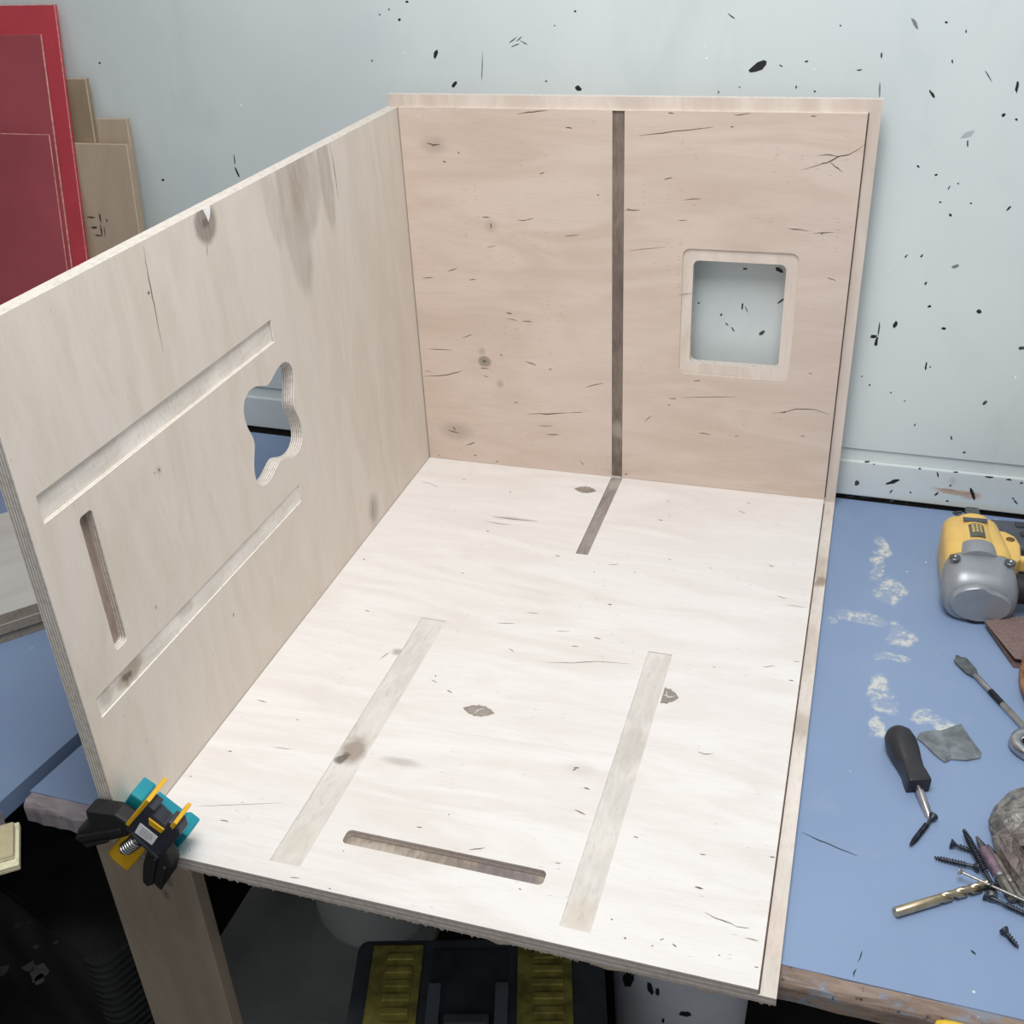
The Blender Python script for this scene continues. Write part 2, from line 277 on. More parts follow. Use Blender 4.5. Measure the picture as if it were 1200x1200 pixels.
ST_BACK= [([(0.3825, 0.5794), (0.4342, 0.5865), (0.4897, 0.5935)], 0.0013), ([(0.7034, 0.5742), (0.6842, 0.5598), (0.6672, 0.5558), (0.6573, 0.5496), (0.6448, 0.5445), (0.6218, 0.5367)], 0.0016), ([(0.6694, 0.557), (0.6564, 0.5591), (0.6412, 0.5575)], 0.0011), ([(0.6586, 0.5485), (0.6688, 0.5404), (0.6763, 0.5358)], 0.0013), ([(0.6082, 0.4519), (0.6183, 0.4498), (0.6379, 0.4494)], 0.0012), ([(0.6443, 0.4459), (0.6565, 0.4464), (0.6744, 0.4485)], 0.001), ([(0.6543, 0.4438), (0.66, 0.4479)], 0.0011), ([(0.4209, 0.5172), (0.4337, 0.5201)], 0.0013), ([(0.4527, 0.4878), (0.4667, 0.4896), (0.4781, 0.49)], 0.001), ([(0.3616, 0.4689), (0.3735, 0.4693), (0.3854, 0.4698)], 0.0013), ([(0.3722, 0.468), (0.3655, 0.4716)], 0.001), ([(0.4447, 0.4565), (0.4589, 0.4571)], 0.0008), ([(0.1967, 0.6082), (0.2209, 0.611), (0.2436, 0.6138)], 0.0014), ([(0.2708, 0.5896), (0.2813, 0.5886)], 0.0017), ([(0.0448, 0.5611), (0.0561, 0.5587), (0.0676, 0.5603)], 0.0019), ([(0.0966, 0.5493), (0.0978, 0.5467)], 0.0024), ([(0.0698, 0.5342), (0.0754, 0.533)], 0.0019), ([(0.2272, 0.519), (0.2355, 0.5218)], 0.0014), ([(0.1298, 0.4489), (0.1427, 0.4481)], 0.0014), ([(0.1437, 0.4399), (0.1446, 0.4303)], 0.0018), ([(0.1882, 0.4459), (0.201, 0.4464), (0.2151, 0.4497)], 0.0011), ([(0.2647, 0.4233), (0.2883, 0.4271)], 0.001), ([(0.1503, 0.4027), (0.1341, 0.3991)], 0.0007), ([(0.0644, 0.3553), (0.0814, 0.362)], 0.0012), ([(0.101, 0.3428), (0.1131, 0.3449)], 0.0012), ([(0.0176, 0.3409), (0.0377, 0.3435)], 0.001), ([(0.3188, 0.4908), (0.3215, 0.4896)], 0.0018), ([(0.1621, 0.2905), (0.1725, 0.2898)], 0.0022), ([(0.1646, 0.2802), (0.1809, 0.2769)], 0.0011), ([(0.1898, 0.2775), (0.2075, 0.2773)], 0.0013), ([(0.0817, 0.2392), (0.0992, 0.2467)], 0.0012), ([(0.0171, 0.2139), (0.0613, 0.2158)], 0.001), ([(0.1092, 0.1865), (0.1278, 0.1865)], 0.0012), ([(0.1161, 0.1727), (0.1238, 0.1702)], 0.0012), ([(0.1162, 0.1997), (0.1208, 0.1985)], 0.0036), ([(0.1478, 0.2148), (0.1522, 0.2121)], 0.0018), ([(0.1929, 0.206), (0.2122, 0.1998)], 0.0017), ([(0.2331, 0.1954), (0.239, 0.1943)], 0.0014), ([(0.0044, 0.1614), (0.0417, 0.1663), (0.0644, 0.1731), (0.0774, 0.179)], 0.0014), ([(0.0069, 0.1714), (0.0182, 0.1724)], 0.0008), ([(0.2965, 0.1665), (0.3113, 0.1726), (0.3274, 0.1771)], 0.0013), ([(0.1936, 0.1071), (0.2261, 0.1103), (0.2658, 0.1158)], 0.0016), ([(0.2658, 0.1158), (0.293, 0.1201)], 0.0008), ([(0.2099, 0.0857), (0.2378, 0.0885)], 0.001), ([(0.2249, 0.0706), (0.2497, 0.0732)], 0.0013), ([(0.0413, 0.0598), (0.0526, 0.0576), (0.0623, 0.0569)], 0.0016), ([(0.0517, 0.0677), (0.0561, 0.0613)], 0.0018), ([(0.0736, 0.0323), (0.0837, 0.0369), (0.0921, 0.0412)], 0.0018), ([(0.1697, 0.1276), (0.1758, 0.1266)], 0.0014), ([(0.0189, 0.0071), (0.0204, 0.0055)], 0.0024), ([(0.0871, 0.0147), (0.0936, 0.0137)], 0.0014), ([(0.1289, 0.0073), (0.1337, 0.0061)], 0.0014), ([(0.2857, 0.0252), (0.2918, 0.0175)], 0.001), ([(0.607, 0.1495), (0.627, 0.153), (0.6438, 0.1606), (0.6729, 0.162), (0.6972, 0.1554)], 0.0011), ([(0.6204, 0.1508), (0.6282, 0.1546)], 0.0022), ([(0.4387, 0.1594), (0.4514, 0.1606)], 0.0012), ([(0.4612, 0.163), (0.503, 0.1685), (0.551, 0.173)], 0.0008), ([(0.398, 0.113), (0.4094, 0.1252)], 0.0014), ([(0.4904, 0.1018), (0.499, 0.1011), (0.5103, 0.1007)], 0.0014), ([(0.5497, 0.1002), (0.5551, 0.1039)], 0.001), ([(0.6545, 0.1129), (0.6612, 0.1136)], 0.0011), ([(0.6568, 0.2239), (0.6634, 0.2231)], 0.0012), ([(0.4362, 0.1467), (0.4418, 0.1488)], 0.0012), ([(0.3651, 0.0074), (0.3711, 0.0098)], 0.0019), ([(0.4782, 0.1951), (0.4893, 0.1961)], 0.0012), ([(0.5153, 0.5939), (0.5201, 0.5952)], 0.0014), ([(0.4247, 0.6126), (0.4335, 0.6116)], 0.0013), ([(0.5192, 0.6105), (0.5431, 0.6131)], 0.001), ([(0.6258, 0.6109), (0.6339, 0.611)], 0.0012), ([(0.6714, 0.3799), (0.6842, 0.3754)], 0.0011), ([(0.4484, 0.3394), (0.4711, 0.3422)], 0.0011), ([(0.3688, 0.4052), (0.4262, 0.4148)], 0.0006)]
ST_BOT= [([(0.0177, -0.0892), (0.0389, -0.0939), (0.0565, -0.1025)], 0.001), ([(0.0869, -0.0674), (0.0943, -0.0657)], 0.0017), ([(0.1822, -0.0896), (0.186, -0.0918)], 0.0022), ([(0.1815, -0.178), (0.2136, -0.1762), (0.2572, -0.1746)], 0.0018), ([(0.1733, -0.1939), (0.1979, -0.1966), (0.2165, -0.1951)], 0.001), ([(0.184, -0.2218), (0.1889, -0.2233)], 0.0017), ([(0.313, -0.2675), (0.3201, -0.2683)], 0.0022), ([(0.1854, -0.3471), (0.1887, -0.3487)], 0.0019), ([(0.399, -0.2745), (0.4138, -0.2685)], 0.0011), ([(0.4401, -0.2865), (0.4452, -0.2853)], 0.0012), ([(0.5517, -0.2479), (0.553, -0.2476)], 0.0022), ([(0.4475, -0.1252), (0.4561, -0.126)], 0.0019), ([(0.421, -0.3759), (0.4275, -0.3765)], 0.0027), ([(0.4045, -0.3325), (0.407, -0.3319)], 0.0012), ([(0.4204, -0.4582), (0.4305, -0.4597)], 0.0019), ([(0.2776, -0.4581), (0.3056, -0.4534)], 0.001), ([(0.3121, -0.4241), (0.3307, -0.4217)], 0.001), ([(0.3953, -0.4844), (0.4049, -0.484)], 0.0013), ([(0.3706, -0.5274), (0.4047, -0.5208), (0.4374, -0.5089), (0.4798, -0.504)], 0.001), ([(0.312, -0.5109), (0.3212, -0.5165)], 0.0013), ([(0.3659, -0.4573), (0.3846, -0.4527)], 0.0008), ([(0.6543, -0.2974), (0.6694, -0.3026)], 0.001), ([(0.6369, -0.2229), (0.6443, -0.2212)], 0.0012), ([(0.6695, -0.3179), (0.6993, -0.3171)], 0.0008), ([(0.589, -0.4843), (0.5934, -0.4832)], 0.0012), ([(0.6533, -0.4683), (0.6693, -0.4606)], 0.001), ([(0.6883, -0.487), (0.6948, -0.4871)], 0.0019), ([(0.6913, -0.4458), (0.6991, -0.4457)], 0.0012), ([(0.5958, -0.6499), (0.6045, -0.6523), (0.6141, -0.6483)], 0.0013), ([(0.457, -0.7145), (0.4639, -0.7127)], 0.0022), ([(0.4571, -0.719), (0.4603, -0.7152)], 0.0019), ([(0.4767, -0.743), (0.4841, -0.7439)], 0.0019), ([(0.4748, -0.7798), (0.4889, -0.7842)], 0.0016), ([(0.4735, -0.8604), (0.4801, -0.8599)], 0.0011), ([(0.6227, -0.8084), (0.6291, -0.8079)], 0.0016), ([(0.6958, -0.7927), (0.7012, -0.7925)], 0.0016), ([(0.6244, -0.8536), (0.6336, -0.8546)], 0.0027), ([(0.6398, -0.8835), (0.6509, -0.8882), (0.6623, -0.8895), (0.6757, -0.8935)], 0.0012), ([(0.683, -0.9043), (0.6965, -0.9048)], 0.0011), ([(0.6731, -0.8931), (0.6858, -0.8918)], 0.001), ([(0.6605, -0.9312), (0.6622, -0.9317)], 0.0016), ([(0.6959, -0.9357), (0.7, -0.9356)], 0.0013), ([(0.5663, -0.9359), (0.569, -0.9363)], 0.002), ([(0.6145, -0.9302), (0.6193, -0.9331)], 0.0014), ([(0.5488, -0.9169), (0.5507, -0.9175)], 0.0018), ([(0.5946, -0.9387), (0.5969, -0.9371)], 0.0012), ([(0.6015, -0.9295), (0.6052, -0.9264)], 0.0011), ([(0.5478, -0.8017), (0.5538, -0.8027)], 0.0012), ([(0.0798, -0.474), (0.0877, -0.4764)], 0.0016), ([(0.1473, -0.5752), (0.1536, -0.56)], 0.0013), ([(0.2325, -0.6012), (0.2411, -0.6045)], 0.0012), ([(0.2599, -0.6161), (0.2682, -0.6194)], 0.0019), ([(0.2332, -0.5899), (0.2356, -0.5931)], 0.0016), ([(0.0214, -0.6958), (0.0309, -0.697), (0.0372, -0.6971)], 0.0013), ([(0.0902, -0.7182), (0.0942, -0.7189)], 0.0014), ([(0.0336, -0.7931), (0.0396, -0.7932)], 0.0018), ([(0.086, -0.7733), (0.1105, -0.7702)], 0.0007), ([(0.0106, -0.8452), (0.0136, -0.8444)], 0.0013), ([(0.0838, -0.8988), (0.0948, -0.8987)], 0.0014), ([(0.0731, -0.9479), (0.0747, -0.9488)], 0.0016), ([(0.0451, -0.8869), (0.1408, -0.8562)], 0.0006), ([(0.0196, -0.3468), (0.0246, -0.3481)], 0.0017), ([(0.3083, -0.8505), (0.3154, -0.85)], 0.0014), ([(0.3776, -0.8672), (0.3933, -0.8605)], 0.0013), ([(0.2418, -0.9045), (0.2433, -0.9053)], 0.0017), ([(0.4459, -0.9037), (0.4492, -0.9052)], 0.0012), ([(0.3364, -0.8229), (0.3388, -0.8237)], 0.0012), ([(0.2487, -0.9565), (0.2519, -0.9569)], 0.0012), ([(0.2015, -0.9536), (0.2129, -0.9518)], 0.0011), ([(0.3806, -0.2982), (0.3837, -0.2999)], 0.0013), ([(0.4612, -0.1081), (0.4658, -0.1098)], 0.0012), ([(0.5696, -0.0663), (0.5831, -0.0745)], 0.0011), ([(0.5801, -0.0381), (0.5872, -0.0394)], 0.0012), ([(0.4486, -0.0622), (0.4574, -0.0631)], 0.0011), ([(0.4846, -0.237), (0.4901, -0.2382)], 0.001), ([(0.6339, -0.2188), (0.6416, -0.2194)], 0.001)]
ST_LEFT= [([(-0.6988, 0.6089), (-0.7012, 0.5858), (-0.7018, 0.5627), (-0.7024, 0.5391), (-0.7039, 0.4946)], 0.0013), ([(-0.7081, 0.563), (-0.7059, 0.5603)], 0.0036), ([(-0.7563, 0.3761), (-0.7559, 0.3726)], 0.0028), ([(-0.7647, 0.3763), (-0.7657, 0.3736)], 0.0014), ([(-0.678, 0.1249), (-0.6781, 0.1183)], 0.0016), ([(-0.2482, 0.0587), (-0.2566, 0.015)], 0.0007), ([(-0.5835, 0.5764), (-0.5862, 0.5633)], 0.001), ([(-0.7078, -0.0077), (-0.7072, -0.0126)], 0.0018), ([(-0.8164, 0.2327), (-0.8168, 0.227)], 0.0014), ([(-0.2449, 0.6139), (-0.2396, 0.5757), (-0.2394, 0.5376)], 0.0012)]
K_BACK= [(0.0561, 0.5587, 0.0285, 0.0183, 0.35), (0.1192, 0.1984, 0.0124, 0.0111, 0.7), (0.1157, 0.2169, 0.0077, 0.0078, 0.4), (0.1449, 0.1593, 0.0077, 0.0097, 0.4), (0.0575, 0.0581, 0.0359, 0.0243, 0.35), (0.1434, 0.4344, 0.0144, 0.0139, 0.25)]
K_BOT= [(0.1634, -0.5556, 0.0092, 0.0089, 0.6), (0.2516, -0.7571, 0.0324, 0.0084, 0.4), (0.4649, -0.7125, 0.0246, 0.0166, 0.15), (0.1824, -0.7548, 0.0113, 0.0167, 0.01), (0.2136, -0.1762, 0.0413, 0.0095, 0.25)]
K_LEFT= [(-0.5776, 0.5983, 0.0242, 0.0241, 0.8), (-0.2486, 0.0315, 0.0248, 0.0339, 0.5), (-0.757, 0.3743, 0.0058, 0.0072, 0.3), (-0.5705, 0.2641, 0.0002, 0.0001, 0.1)]
# ------------------------------------------------------------------ dimensions (metres)
W, D, H, RB, DP, T = 0.7024, 0.9603, 0.615, 0.0177, 0.0076, 0.018
DESK = -T - .0004
FLOOR = -0.80
ROT = -0.02

# ------------------------------------------------------------------ materials of the setting
def wall_paint(name, rust=()):
    mt, nt, b, co = start(name)
    a = noise(nt, co, 2.2, 4); s = noise(nt, co, 9, 5, .6, .8, (1, 1, .5)); f = noise(nt, co, 220, 3)
    col = MIX(nt, RNG(nt, a, .3, .7), srgb(205, 214, 215), srgb(216, 224, 223))
    col = MIX(nt, RNG(nt, s, .52, .78, 0, .3), col, srgb(186, 196, 198))
    wp = warped(nt, V_(nt, 'MULTIPLY', N(nt, 'ShaderNodeCombineXYZ', {0: N(nt, 'ShaderNodeSeparateXYZ', {0: co}).outputs[0], 1: N(nt, 'ShaderNodeSeparateXYZ', {0: co}).outputs[2]}).outputs[0], (1, 1, 0)).outputs[0], 40, .008)
    for cx, cz, ru, rv, s_, cc in rust:
        col = MIX(nt, M_(nt, 'MULTIPLY', ellmask(nt, wp, cx, cz, ru, rv, .7), s_), col, cc)
    setcol(nt, b, col); b.inputs['Roughness'].default_value = .5; bump(nt, b, M_(nt, 'ADD', f, M_(nt, 'MULTIPLY', s, 2.0)), .05, .001)
    return mt
WALLP = wall_paint('grey_green_wall_paint')
BASEP = wall_paint('base_board_paint', [(.905, .016, .045, .006, .8, srgb(186, 150, 118)), (.93, .012, .02, .009, .6, srgb(178, 132, 104)), (.89, .019, .03, .002, .6, srgb(160, 120, 90)), (.93, -.01, .22, .012, .45, srgb(205, 198, 165)), (.898, .036, .008, .012, .35, srgb(170, 172, 160))])
def desk_paint(name, patches):
    mt, nt, b, co = start(name)
    a = noise(nt, co, 3, 4); s = noise(nt, co, 22, 6, .65, .5); f = noise(nt, co, 130, 4, .65)
    col = MIX(nt, RNG(nt, a, .3, .7), (.205, .29, .455), (.235, .325, .495))
    col = MIX(nt, RNG(nt, s, .55, .8, 0, .3), col, (.31, .38, .50))
    wp = warped(nt, co, 26, .05)
    tot = None
    for cx, cy, ru, rv in patches:
        e = ellmask(nt, wp, cx, cy, ru * 1.5, rv * 1.35, .85)
        tot = e if tot is None else M_(nt, 'MAXIMUM', tot, e)
    if tot is not None:
        gate = RNG(nt, M_(nt, 'ADD', f, M_(nt, 'MULTIPLY', s, 1.1)), .95, 1.22)
        fac = M_(nt, 'MULTIPLY', RNG(nt, tot, .05, .6), M_(nt, 'MULTIPLY_ADD', gate, .80, .12))
        col = MIX(nt, fac, col, (.62, .63, .58))
    sp = N(nt, 'ShaderNodeTexVoronoi', {'Vector': co, 'Scale': 38.0})
    pick = RNG(nt, N(nt, 'ShaderNodeSeparateColor', {0: sp.outputs['Color']}).outputs[0], .86, .88)
    col = MIX(nt, M_(nt, 'MULTIPLY', pick, RNG(nt, sp.outputs['Distance'], .07, .04)), col, (.68, .72, .72))
    setcol(nt, b, col); b.inputs['Roughness'].default_value = .42; bump(nt, b, f, .04, .001)
    return mt
PATCH = [(.800, -.083, .0128, .037), (.795, -.148, .010, .035), (.815, -.2025, .019, .038), (.787, -.281, .033, .017), (.836, -.307, .015, .034), (.823, -.364, .018, .010), (.813, -.438, .013, .033), (.819, -.472, .017, .0175), (.8125, -.5165, .009, .020), (.869, -.480, .0104, .0137), (.888, -.492, .016, .0134), (.746, -.297, .007, .0128)]
DESKP = desk_paint('blue_grey_bench_paint', PATCH)
DESKQ = desk_paint('blue_grey_side_bench_paint', [])
def worn_wood(name, c1, c2, paint, fac):
    mt, nt, b, co = start(name)
    a = noise(nt, co, 18, 6, .6, .8, (1, 5, 5)); g = noise(nt, co, 40, 5, .7, .4, (1, 1.6, 1.6)); k = noise(nt, co, 75, 4, .7)
    col = MIX(nt, RNG(nt, a, .3, .7), c1, c2)
    col = MIX(nt, RNG(nt, g, .5, .62, 0, fac), col, paint)
    col = MIX(nt, RNG(nt, k, .62, .7, 0, .85), col, srgb(38, 34, 34))
    col = MIX(nt, RNG(nt, k, .33, .28, 0, .6), col, srgb(186, 186, 182))
    setcol(nt, b, col); b.inputs['Roughness'].default_value = .7; bump(nt, b, g, .3, .002)
    return mt
RAIL = worn_wood('worn_bench_edge', srgb(120, 100, 88), srgb(150, 132, 118), srgb(124, 136, 152), .75)
RAILL = worn_wood('grey_worn_bench_edge', srgb(132, 124, 128), srgb(158, 150, 154), srgb(150, 146, 156), .8)
UNDER = plain('dark_timber', srgb(58, 50, 44), .8)
FLOORM = plain('dark_concrete', srgb(46, 43, 40), .85, 0, .3, 9)

# ------------------------------------------------------------------ the setting
b = B(); b.box((-1.4, .064, .0755), (2.4, .11, 1.9)); b.box((-1.4, .0675, -.0105), (2.4, .11, .0755)); b.box((-1.4, .0675, FLOOR), (2.4, .11, -.0105), 1)
wall = tag(b.build('wall_back', [WALLP, plain('gap_shade_dark', srgb(40, 38, 36), .9)]), 'pale grey green painted wall speckled with black paint chips', kind='structure'); wall.rotation_euler.z = ROT  # second material paints the shade of the bench gap onto the lower wall
fb = flakes(CHIPS, .0637, 'abcd'); SHADES = [plain('chip_black', srgb(28, 30, 32), .6), plain('chip_dark', srgb(62, 68, 70), .6), plain('chip_grey', srgb(120, 128, 130), .6), plain('chip_pale', srgb(168, 177, 179), .6)]
o = tag(fb.build('paint_chips', SHADES, wall), 'black and grey chips in the wall paint', kind='stuff')
o = tag(flakes(CHIPSW, .0637, 'a').build('plaster_specks', plain('speck_white', srgb(238, 240, 238)), wall), 'tiny white specks on the wall', kind='stuff')
b = B(); b.box((-1.3, .060, -.0115), (2.4, .0672, .0535))
trim = tag(b.build('trim_1', BASEP, None, .0022), 'pale painted skirting board behind the bench with rust coloured stain', kind='structure'); trim.rotation_euler.z = ROT
tag(flakes(CHIPSB, .0597, 'abcd').build('paint_chips', SHADES, trim), 'black chips in the board paint', kind='stuff')
b = B(); b.box((-1.4, -2.6, FLOOR - .05), (2.4, .0674, FLOOR))
tag(b.build('floor', FLOORM), 'dark floor under the bench', kind='structure').rotation_euler.z = ROT

b = B(); b.box((-1.38, -2.4, FLOOR + .001), (-1.30, .0885, 1.9))  # added out of view, keeps ambient light off the left side
tag(b.build('light_blocker_left', plain('light_blocker_grey', srgb(112, 106, 100), .8, 0, .15, 6)), 'unseen dark wall added left of the side bench to block light', kind='structure')
# ------------------------------------------------------------------ benches
bench = tag(empty('workbench', (0, 0, 0), (0, 0, ROT)), 'long blue grey painted workbench that carries the plywood box and the tools', 'workbench')
X0, XB = -.166, -.058          # left end follows the slanted joint with the side bench
FY = lambda x: -.9052 + .0092*(x + .19)
b = B(); b.prism([(X0, FY(X0)), (1.9, FY(1.9)), (1.9, .0585), (XB, .0585)], DESK - .03, DESK)
b.build('bench_top', DESKP, bench, .0012)
def rail(name, x0, x1, y0, y1, z0, z1, mat, par):
    b = B(); r = .011; prof = [(y1, z0), (y0, z0), (y0, z1 - r)] + [(y0 + r - r*math.cos(a), z1 - r + r*math.sin(a)) for a in (math.radians(t) for t in (15, 35, 55, 75, 90))] + [(y1, z1)]
    n = 60; rings = []; rnd = random.Random(5)
    for k in range(n+1):
        x = x0 + (x1-x0)*k/n; j = rnd.uniform(-.0012, .0012); fy = FY(x) + .9085 - .0006
        rings.append([Vector((x, fy + y + (j if y < y1 else 0), z + (rnd.uniform(-.0012, .0004) if z > z0 else 0))) for y, z in prof])
    b.loft(rings, 0, True, False)
    bm_o = b.build(name, mat, par)
    return bm_o
rail('front_rail', .55, 1.9, -.927, -.9085, DESK - .029, DESK - .0005, RAIL, bench)
rail('front_rail', X0 + .004, .548, -.927, -.9085, DESK - .031, DESK - .0005, RAILL, bench)
b = B(); b.box((-.082, -.905, FLOOR + .002), (.0555, -.885, DESK - .037))
LEGW = veneer('bench_leg_ply', srgb(176, 160, 140), srgb(160, 146, 128), 'v', [(.03, .3, .008, .014, .8), (.02, .27, .006, .01, .7)], [(.02, .2, .04, .5, .35, 0)], 3.1, .8, False)
o = B(); o.box((-.0675, -.3805, -.01), (.0675, .3605, .01))
leg = tag(o.build('leg', LEGW, bench, .001), 'bare plywood leg under the box corner'); leg.location = (-.0185, -.8975, -.41 - .0060); leg.rotation_euler = (math.radians(90), 0, 0)
b = B(); b.box((-1.6, -.0, 0), (-1.5, 0.05, .1))
for x in (1.75,):
    b = B(); b.box((x, -.89, FLOOR + .002), (x + .09, -.80, DESK - .03)); b.build('leg', UNDER, bench, .002)
b = B(); b.box((.02, -.02, DESK - .11), (1.85, .03, DESK - .031)); b.build('rear_rail', UNDER, bench)

side = tag(empty('side_bench', (0, 0, 0), (0, 0, 0)), 'blue grey side bench joining the workbench at the left corner', 'workbench')
SB = [(-.2145, -1.0), (-.1885, -.779), (-.0815, .048), (-1.6, .083), (-1.6, -1.0)]
SB = [(-.292, -1.6), (-.1885, -.779), (-.0830, .048), (-1.295, .083), (-1.295, -1.6)]
b = B(); b.prism(SB, DESK - .028, DESK + .0006); b.build('bench_top', DESKQ, side, .0012)
b = B()
v = Vector((-.1885 + .292, -.779 + 1.6)).normalized(); nrm = Vector((v.y, -v.x))
def onside(y, off, z): 
    t = (y + 1.6) / v.y; p = Vector((-.292, -1.6)) + v * t + nrm * off; return Vector((p.x, p.y, z))
b.loft([[onside(y, .0006, DESK - .05), onside(y, .007, DESK - .05), onside(y, .007, DESK - .006), onside(y, .0006, DESK - .0004)] for y in (-1.58, -.934)], 0, True, False)
b.build('edge_rail', RAILL, side)
b = B(); b.box((-.50, -1.5, FLOOR + .002), (-.42, -1.42, DESK - .0605)); b.build('leg', UNDER, side, .002)
b = B(); b.box((-1.25, -.10, FLOOR + .002), (-1.17, -.02, DESK - .0285)); b.build('leg', UNDER, side, .002)

# ------------------------------------------------------------------ the plywood box
EDGE = plyedge('plywood_edge', srgb(210, 203, 196), srgb(188, 176, 166), .0062)
EDGEW = plyedge('plywood_edge_pale', srgb(232, 226, 218), srgb(186, 174, 162), .0033)
VB = veneer('birch_bottom', srgb(232, 229, 225), srgb(222, 216, 210), 'u', K_BOT, [], 0.0, .90)
VK = veneer('birch_back', srgb(214, 197, 184), srgb(202, 183, 168), 'u', K_BACK, [], 2.3, .80)
VL = veneer('birch_side', srgb(222, 212, 201), srgb(214, 203, 189), 'v', K_LEFT, [(-.372, .545, .040, .125, .46, .10), (-.330, .570, .05, .075, .36, -.28), (-.268, .575, .022, .09, .48, .05), (-.345, .60, .035, .06, .22, 0), (-.425, .58, .02, .07, .25, .12)], 5.7, .97)
G_PALE = routed('routed_pale', srgb(202, 197, 190), srgb(214, 209, 202), 'v', 22, [(.186, -.752, .022, .034, .7, srgb(128, 108, 92)), (.178, -.768, .010, .014, .8, srgb(90, 78, 72)), (.19, -.69, .02, .05, .3, srgb(232, 228, 220)), (.516, -.66, .02, .05, .35, srgb(176, 168, 156)), (.516, -.92, .02, .03, .3, srgb(196, 176, 150)), (.187, -.90, .02, .03, .3, srgb(200, 188, 170))])
G_SIDE = routed('routed_side', srgb(216, 208, 197), srgb(232, 226, 218), 'u', 16, [(-.8825, .187, .035, .016, .7, srgb(150, 134, 112)), (-.888, .186, .012, .007, .8, srgb(100, 88, 74)), (-.765, .192, .02, .012, .35, srgb(160, 148, 134)), (-.925, .187, .015, .012, .35, srgb(150, 140, 128))])
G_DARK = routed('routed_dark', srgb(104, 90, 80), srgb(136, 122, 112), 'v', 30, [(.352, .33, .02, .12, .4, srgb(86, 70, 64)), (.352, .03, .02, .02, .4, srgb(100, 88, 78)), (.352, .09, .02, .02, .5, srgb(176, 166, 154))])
G_DARKB = routed('routed_dark_bottom', srgb(130, 120, 114), srgb(158, 150, 146), 'v', 30, [(.352, -.21, .02, .03, .4, srgb(170, 164, 158)), (.352, -.02, .02, .025, .6, srgb(186, 178, 168))])
STEPD = plyedge('routed_step_edge', srgb(140, 120, 104), srgb(98, 80, 66))
G_SLOT = routed('routed_slot', srgb(134, 120, 110), srgb(180, 169, 156), 'v', 26, [(.42, -.884, .06, .016, .75, srgb(116, 108, 112)), (.36, -.884, .05, .012, .4, srgb(132, 118, 106)), (.27, -.884, .04, .012, .5, srgb(200, 190, 176))])
G_SLOTS = routed('routed_slot_side', srgb(150, 132, 120), srgb(166, 150, 138), 'v', 20)
LEDGE = veneer('rebate_pale', srgb(222, 209, 198), srgb(207, 192, 179), 'v', [], [], 8.8, .95)
LEDGE_K = routed('rebate_ply', srgb(208, 198, 187), srgb(222, 214, 206), 'v', 9, [(.711, -.20, .02, .05, .5, srgb(170, 152, 134)), (.713, -.235, .012, .02, .7, srgb(130, 108, 88)), (.711, -.40, .02, .09, .35, srgb(190, 168, 150)), (.711, -.56, .02, .03, .4, srgb(160, 140, 124)), (.711, -.88, .02, .05, .35, srgb(205, 178, 160))])
CRACK = plain('crack_brown', srgb(96, 78, 64), .8, 0, .3, 300)
CRACK2 = plain('crack_grey', srgb(120, 106, 92), .8, 0, .3, 300)

box = tag(empty('plywood_box', (0, 0, 0)), 'unfinished open plywood box with routed grooves standing on the workbench', 'box')
def darken_step(b, u, mi):  # gives the step faces at u a darker brown
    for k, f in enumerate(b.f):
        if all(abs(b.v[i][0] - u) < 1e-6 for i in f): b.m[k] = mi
# bottom
b = B()
slot = rrect(.2345, -.894, .469, -.8735, .006)
slab(b, rect(-RB, -D, W + RB, DP + .010), -T, -DP, [(slot, .003, 5, [])], 6, 1)
slab(b, rect(.0008, -D, W, 0), -DP, 0, [
    (rect(.1685, -.938, .2055, -.471), .0012, 2, []),
    (rect(.500, -.939, .5325, -.4705), .0014, 2, []),
    (rect(.342, -.2545, .3615, -.0003), .0030, 4, []),
    (slot, None, 5, [])], 0, 1, False)
darken_step(b, W, 7)
bottom = tag(b.build('bottom_panel', [VB, EDGE, G_PALE, G_PALE, G_DARKB, G_SLOT, LEDGE_K, STEPD], box), 'pale birch bottom panel with three long grooves and a slot')
tag(strokes(ST_BOT, .0003).build('grain_marks', CRACK2, bottom), 'dark streaks and pin knots in the veneer', kind='stuff')
LINED = plain('dark_line_brown', srgb(112, 92, 78), .8, 0, .2, 90)  # dark brown for the thin strip along each rebate step
b = B(); b.box((W + .0001, -D + .001, -DP - .0004), (W + .0019, -.0002, -DP + .0003)); b.build('dark_line', LINED, bottom)
PATCHM = routed('veneer_plug', srgb(122, 114, 106), srgb(158, 149, 139), 'u', 60)
for (cx, cy, ru, rv, cut) in ((.3135, -.6445, .0215, .0115, 0), (.5380, -.5572, .0185, .0170, 1), (.3083, -.0551, .0195, .0120, 0)):
    b = B(); n = 14; up = [(cx - ru + 2*ru*k/n, cy + rv*(1 - (2*k/n - 1)**2)*(.9 + .1*math.sin(k*2.3))) for k in range(n + 1)]; dn = [(x, cy - (y - cy)) for x, y in reversed(up[1:-1])]
    lp = [(x, y) for x, y in up + dn if not cut or x > .5332]
    b.flat([lp], .00045, 0); b.build('veneer_plug', PATCHM, bottom)
tag(strokes([([(.309, -.652), (.3125, -.644), (.319, -.6375)], .0014), ([(.5336, -.556), (.545, -.559), (.551, -.555)], .0018), ([(.538, -.548), (.541, -.558)], .0013)], .0006).build('plug_cracks', plain('pale_crack', srgb(226, 222, 214), .8), bottom), 'pale cracks across the plugs', kind='stuff')
